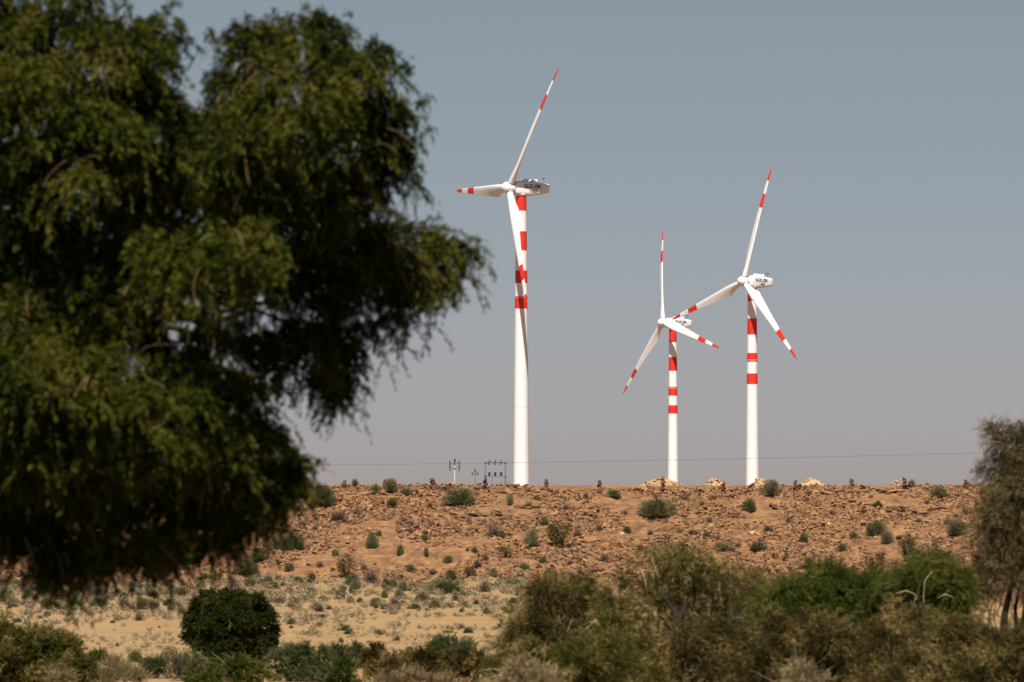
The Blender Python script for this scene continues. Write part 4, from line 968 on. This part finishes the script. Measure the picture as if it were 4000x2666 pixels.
bush("small_tree", "small airy tree with dark forked trunk rising from the front thicket", "tree", NB, [(2560, 2240, 130, 70, 0, .7), (2700, 2230, 120, 60, .2, .7), (2480, 2330, 110, 80, .2, .6), (2640, 2340, 150, 90, .3, .55), (2800, 2330, 120, 80, .4, .5), (2760, 2220, 70, 40, .2, .5), (2560, 2480, 170, 110, 0.3), (2770, 2470, 150, 110, .3, .8), (2600, 2180, 50, 30, .1, .5)],
     M_wispg, 85, 24, 0.24, WL, 0.2, 603, thick=0.03,
     extra=[("limb", M_bark, [(2590, 2700, -.95), (2592, 2560, -.95), (2600, 2440, -.95)], .055), ("limb", M_bark, [(2680, 2560, -.95), (2655, 2450, -.95), (2630, 2380, -.95), (2590, 2330, -.95), (2585, 2290, -.95)], .05), ("limb", M_bark, [(2660, 2450, -.95), (2672, 2390, -.95), (2680, 2330, -.95)], .035),
            ("limb", M_bark, [(2870, 2480, -.95), (2880, 2420, -.95), (2920, 2370, -.4), (2990, 2345, -.4), (3060, 2335, -.4)], .035), ("pale_branch", M_palebark, [(2530, 2330, -.4), (2520, 2270, -.4), (2505, 2220, -.4)], .008), ("pale_branch", M_palebark, [(2575, 2265, -.4), (2560, 2220, -.4), (2545, 2180, -.4)], .008)])
bush("thorn_bush", "dark tangled brown brush in the middle of the front thicket", "bush", NB - 4, [(2620, 2600, 200, 110), (2850, 2590, 190, 110), (2760, 2540, 150, 80, .2), (3000, 2640, 190, 90), (2500, 2650, 150, 80)], M_brushd, 150, 26, 0.24, WL, 0.25, 604)
bush("leafy_bush", "broad fresh green bush in the right half of the front thicket", "bush", NB - 1, [(2990, 2440, 90, 70), (2950, 2480, 90, 60), (3130, 2360, 130, 85), (3280, 2330, 130, 80), (3400, 2360, 120, 90), (3060, 2430, 120, 80), (3220, 2430, 170, 90), (3400, 2450, 150, 90)], M_lush, 190, 26, 0.2, WL, 0.3, 605)
bush("thorn_bush", "dark brown-green brush under the broad green bush", "bush", NB - 5, [(3080, 2540, 200, 110), (3300, 2560, 200, 110), (3200, 2640, 220, 90), (3450, 2600, 180, 110)], M_brushd, 150, 26, 0.24, WL, 0.25, 606)
bush("leafy_bush", "tall rounded green bush with pale bare twigs beside the feathery tree", "bush", NB - 2, [(3620, 2250, 110, 75), (3550, 2320, 100, 80), (3680, 2330, 110, 90), (3600, 2420, 150, 90), (3740, 2430, 110, 90), (3640, 2190, 50, 30, 0, .5)], M_lush, 150, 26, 0.2, WL, 0.3, 607,
     extra=[("pale_branch", M_palebark, [(3615, 2420, -.6), (3608, 2330, -.7), (3612, 2270, -.7), (3640, 2235, -.7)], .010), ("pale_branch", M_palebark, [(3500, 2320, -.6), (3540, 2308, -.7), (3570, 2320, -.7), (3590, 2345, -.7)], .009), ("pale_branch", M_palebark, [(3660, 2340, -.6), (3690, 2322, -.7), (3725, 2335, -.7)], .008)])
bush("thorn_bush", "sparse greyish brush hanging between the green bushes", "bush", NB - 3, [(3520, 2440, 80, 90, 0, .8), (3700, 2530, 170, 110), (3560, 2560, 130, 100), (3850, 2560, 150, 110)], M_wispb, 150, 24, 0.22, WL, 0.35, 608,
     extra=[("pale_branch", M_palebark, [(3600, 2660, -.4), (3608, 2560, -.4), (3590, 2480, -.4), (3560, 2440, -.4)], .009)])
bush("thorn_bush", "sparse brown brush between the small forked tree and the broad green bush", "bush", NB + 5, [(2960, 2330, 120, 70, 0, .7), (3080, 2300, 110, 60, 0, .5), (2900, 2420, 110, 80), (3020, 2420, 110, 80), (2880, 2260, 70, 40, 0, .4)],
     M_wispb, 120, 24, 0.26, WL, 0.2, 614, fill=0.2)
bush("thorn_bush", "sparse brown brush rising behind the broad green bush", "bush", NB + 6, [(3300, 2270, 140, 50, 0, .5), (3430, 2280, 110, 60, 0, .5), (3200, 2290, 110, 60, 0, .5), (3500, 2340, 90, 70, 0, .7), (3780, 2330, 90, 80, 0, .6)],
     M_wispb, 100, 24, 0.26, WL, 0.2, 615, fill=0.2)
bush("feathery_tree", "tall wispy feathery tree with dark trunks at the right edge", "tree", NB + 1, [(3960, 1960, 90, 120), (4020, 1850, 90, 110), (3990, 1760, 60, 70, 0, .7), (3930, 1900, 45, 50, 0, .4), (3920, 2080, 80, 100, 0, .6), (3850, 2150, 60, 80, 0, .35), (4010, 2120, 120, 120), (3970, 2220, 100, 80, 0, .6), (3890, 2240, 60, 50, .1, .3), (4100, 2000, 150, 180), (4200, 2200, 160, 160), (3900, 1735, 35, 40, 0, .4), (3885, 1690, 18, 26, 0, .4), (3935, 1700, 26, 34, 0, .4), (3860, 1830, 26, 40, 0, .3), (3855, 1980, 50, 70, 0, .35), (3830, 2080, 50, 60, 0, .3), (4100, 1780, 100, 100)],
     M_feather, 120, 28, 0.28, (0.075, 0.006), 0.35, 609, thick=0.012,
     extra=[("limb", M_bark, [(3905, 2760, 0), (3915, 2560, 0), (3925, 2400, 0), (3960, 2250, 0), (3985, 2100, 0)], .075), ("limb", M_bark, [(3990, 2760, .1), (3980, 2500, .1), (3965, 2380, .1), (3990, 2260, .1)], .05), ("limb", M_bark, [(4010, 2560, 0), (3995, 2420, 0), (4020, 2300, 0)], .04)])
bush("thorn_bush", "dark brush at the bottom right corner below the feathery tree", "bush", NB - 8, [(3700, 2640, 180, 80), (3900, 2620, 170, 100), (4050, 2560, 150, 120), (3520, 2670, 150, 60)], M_brushd, 140, 24, 0.24, WL, 0.25, 610)
bush("dead_bush", "pale pinkish dead bush below the left end of the front thicket", "bush", NB - 10, [(2030, 2660, 60, 62), (2090, 2690, 80, 56), (1970, 2700, 55, 46)], M_deadpale, 190, 24, 0.18, WL, 0.1, 611, barkm=M_palebark)
bush("dead_bush", "pale grey dead bush at the bottom edge under the broad green bush", "bush", NB - 11, [(3120, 2660, 60, 40), (3170, 2685, 50, 30), (3080, 2690, 40, 24)], M_deadpale, 150, 20, 0.18, WL, 0.1, 612, barkm=M_palebark)
# left and middle of the bottom edge
BB = 108.0
bush("broom_bush", "dense brown-topped green bush in the bottom left corner", "bush", BB - 6, [(40, 2545, 120, 85), (170, 2545, 110, 80), (120, 2620, 190, 90), (-60, 2570, 120, 100), (240, 2600, 70, 70), (100, 2680, 200, 60)], M_wispg, 150, 30, 0.16, (0.05, 0.009), 0.0, 620, up_bias=0.9, cl=(8, 0.35, 0.6, 1.2))
bush("broom_bush", "green bush against the right flank of the bottom left bush", "bush", BB - 3, [(270, 2590, 60, 70), (300, 2640, 55, 50), (240, 2640, 60, 50)], M_lush, 150, 30, 0.15, (0.05, 0.009), 0.0, 621, up_bias=0.9)
bush("broom_bush", "low green bush between the bottom left bush and the dark round one", "bush", BB + 8, [(375, 2595, 45, 32), (410, 2610, 36, 26), (345, 2606, 30, 24)], M_lush, 150, 26, 0.15, (0.05, 0.009), 0.0, 622, up_bias=0.9)
bush("broom_bush", "low green spreading bush left of the dark round bush", "bush", BB + 2, [(600, 2612, 45, 28), (660, 2616, 60, 34), (720, 2622, 36, 26)], M_green, 170, 26, 0.15, (0.05, 0.009), 0.0, 623, up_bias=0.9)
bush("broom_bush", "pale green sprig bush at the left foot of the dark round bush", "bush", BB, [(735, 2595, 40, 36), (700, 2620, 30, 24), (768, 2615, 26, 28)], M_grey, 170, 26, 0.15, (0.05, 0.009), 0.0, 624, up_bias=0.9)
bush("leafy_bush", "bright green low bush in front of the dark round bush", "bush", BB - 3, [(900, 2620, 60, 42), (960, 2625, 60, 40), (840, 2650, 80, 36), (1000, 2640, 50, 36)], M_lush, 170, 28, 0.15, (0.05, 0.009), 0.0, 625, up_bias=0.9)
bush("leafy_bush", "green mound at the bottom edge left of the bright low bush", "bush", BB - 7, [(830, 2668, 60, 34), (790, 2680, 40, 26)], M_lush, 170, 28, 0.15, (0.05, 0.009), 0.0, 626, up_bias=0.9)
bush("broom_bush", "brownish green bush right of the dark round bush", "bush", BB, [(1120, 2600, 60, 50), (1190, 2590, 60, 48), (1250, 2590, 55, 45), (1150, 2640, 90, 44), (1260, 2640, 70, 50)], M_green, 170, 28, 0.16, (0.05, 0.009), 0.0, 627, up_bias=0.9)
bush("broom_bush", "rounded dark green bush, first of three along the near edge of the sand", "bush", BB + 8, [(1325, 2560, 36, 34), (1300, 2590, 40, 30)], M_green, 190, 28, 0.14, (0.05, 0.009), 0.0, 628, up_bias=0.9)
bush("broom_bush", "rounded dark green bush, second of three along the near edge of the sand", "bush", BB + 10, [(1390, 2565, 32, 32), (1405, 2590, 36, 26)], M_green, 190, 28, 0.14, (0.05, 0.009), 0.0, 629, up_bias=0.9)
bush("broom_bush", "rounded brownish green bush, third of three along the near edge of the sand", "bush", BB + 9, [(1475, 2565, 34, 32), (1450, 2590, 30, 24), (1495, 2590, 28, 24)], M_wispb, 190, 28, 0.14, (0.05, 0.009), 0.0, 630, up_bias=0.9)
bush("leafy_bush", "fresh green mound at the bottom edge below the three rounded bushes", "bush", BB - 8, [(1340, 2650, 48, 40), (1310, 2680, 40, 26), (1375, 2680, 36, 26)], M_lush, 190, 28, 0.14, (0.05, 0.009), 0.0, 631, up_bias=0.9)
bush("broom_bush", "green double-topped bush standing on the sand left of the thicket", "bush", BB + 8, [(1700, 2560, 44, 38), (1760, 2530, 44, 32), (1810, 2560, 40, 38), (1750, 2590, 80, 34)], M_green, 190, 28, 0.15, (0.05, 0.009), 0.0, 632, up_bias=0.9)
bush("broom_bush", "wide brown-green bush at the bottom edge left of the thicket", "bush", BB - 4, [(1560, 2620, 60, 44), (1640, 2600, 70, 40), (1780, 2620, 90, 50), (1860, 2610, 60, 44), (1680, 2650, 90, 36), (1500, 2640, 50, 36)], M_wispb, 150, 28, 0.16, (0.05, 0.009), 0.0, 633, up_bias=0.9)
bush("dead_bush", "pale dead branching bush at the bottom edge of the left corner bush", "bush", BB - 12, [(235, 2650, 34, 30), (260, 2670, 30, 20)], M_deadpale, 150, 20, 0.16, WL, 0.0, 634, barkm=M_palebark, up_bias=0.9)
bush("dry_grass", "pale dry grass clump between the left bushes at the bottom edge", "grass clump", BB - 6, [(440, 2640, 70, 40), (500, 2655, 50, 26), (380, 2660, 50, 22)], M_deadpale, 190, 22, 0.16, (0.09, 0.006), 0.0, 635, barkm=M_palebark, up_bias=1.3, splay=0.25)
bush("dry_grass", "pale dry grass clump at the bottom edge below the middle bushes", "grass clump", BB - 10, [(1620, 2670, 70, 22), (1720, 2680, 60, 20), (1520, 2680, 40, 16)], M_deadpale, 190, 22, 0.16, (0.08, 0.006), 0.0, 636, barkm=M_palebark, up_bias=1.3, splay=0.25)
# the dark round bush
RAG = [(905 + 175 * math.cos(a) + random.uniform(-14, 10), 2462 - 140 * math.sin(a) + random.uniform(-10, 14), random.uniform(9, 20), random.uniform(10, 22), random.uniform(-.3, .3)) for a in [0.35 * i - 0.4 for i in range(12)]]
bush("round_bush", "dark green rounded bush standing alone on the pale sand", "bush", 119.0, [(900, 2440, 100, 95), (850, 2375, 62, 46), (940, 2385, 58, 48), (990, 2450, 58, 60), (800, 2430, 50, 50), (785, 2490, 40, 46), (1010, 2520, 55, 50), (900, 2530, 105, 60), (960, 2560, 75, 36), (850, 2560, 55, 32), (820, 2330, 30, 18), (880, 2326, 26, 18), (940, 2335, 28, 16), (745, 2415, 20, 14), (1052, 2490, 26, 20), (1060, 2545, 24, 16)] + RAG,
     M_darkbush, 520, 22, 0.10, (0.036, 0.016), 0.1, 640, wispy=False, fill=0.45, splay=0.8, wands=0, cl=(15, 0.27, 0.3, 1.3))
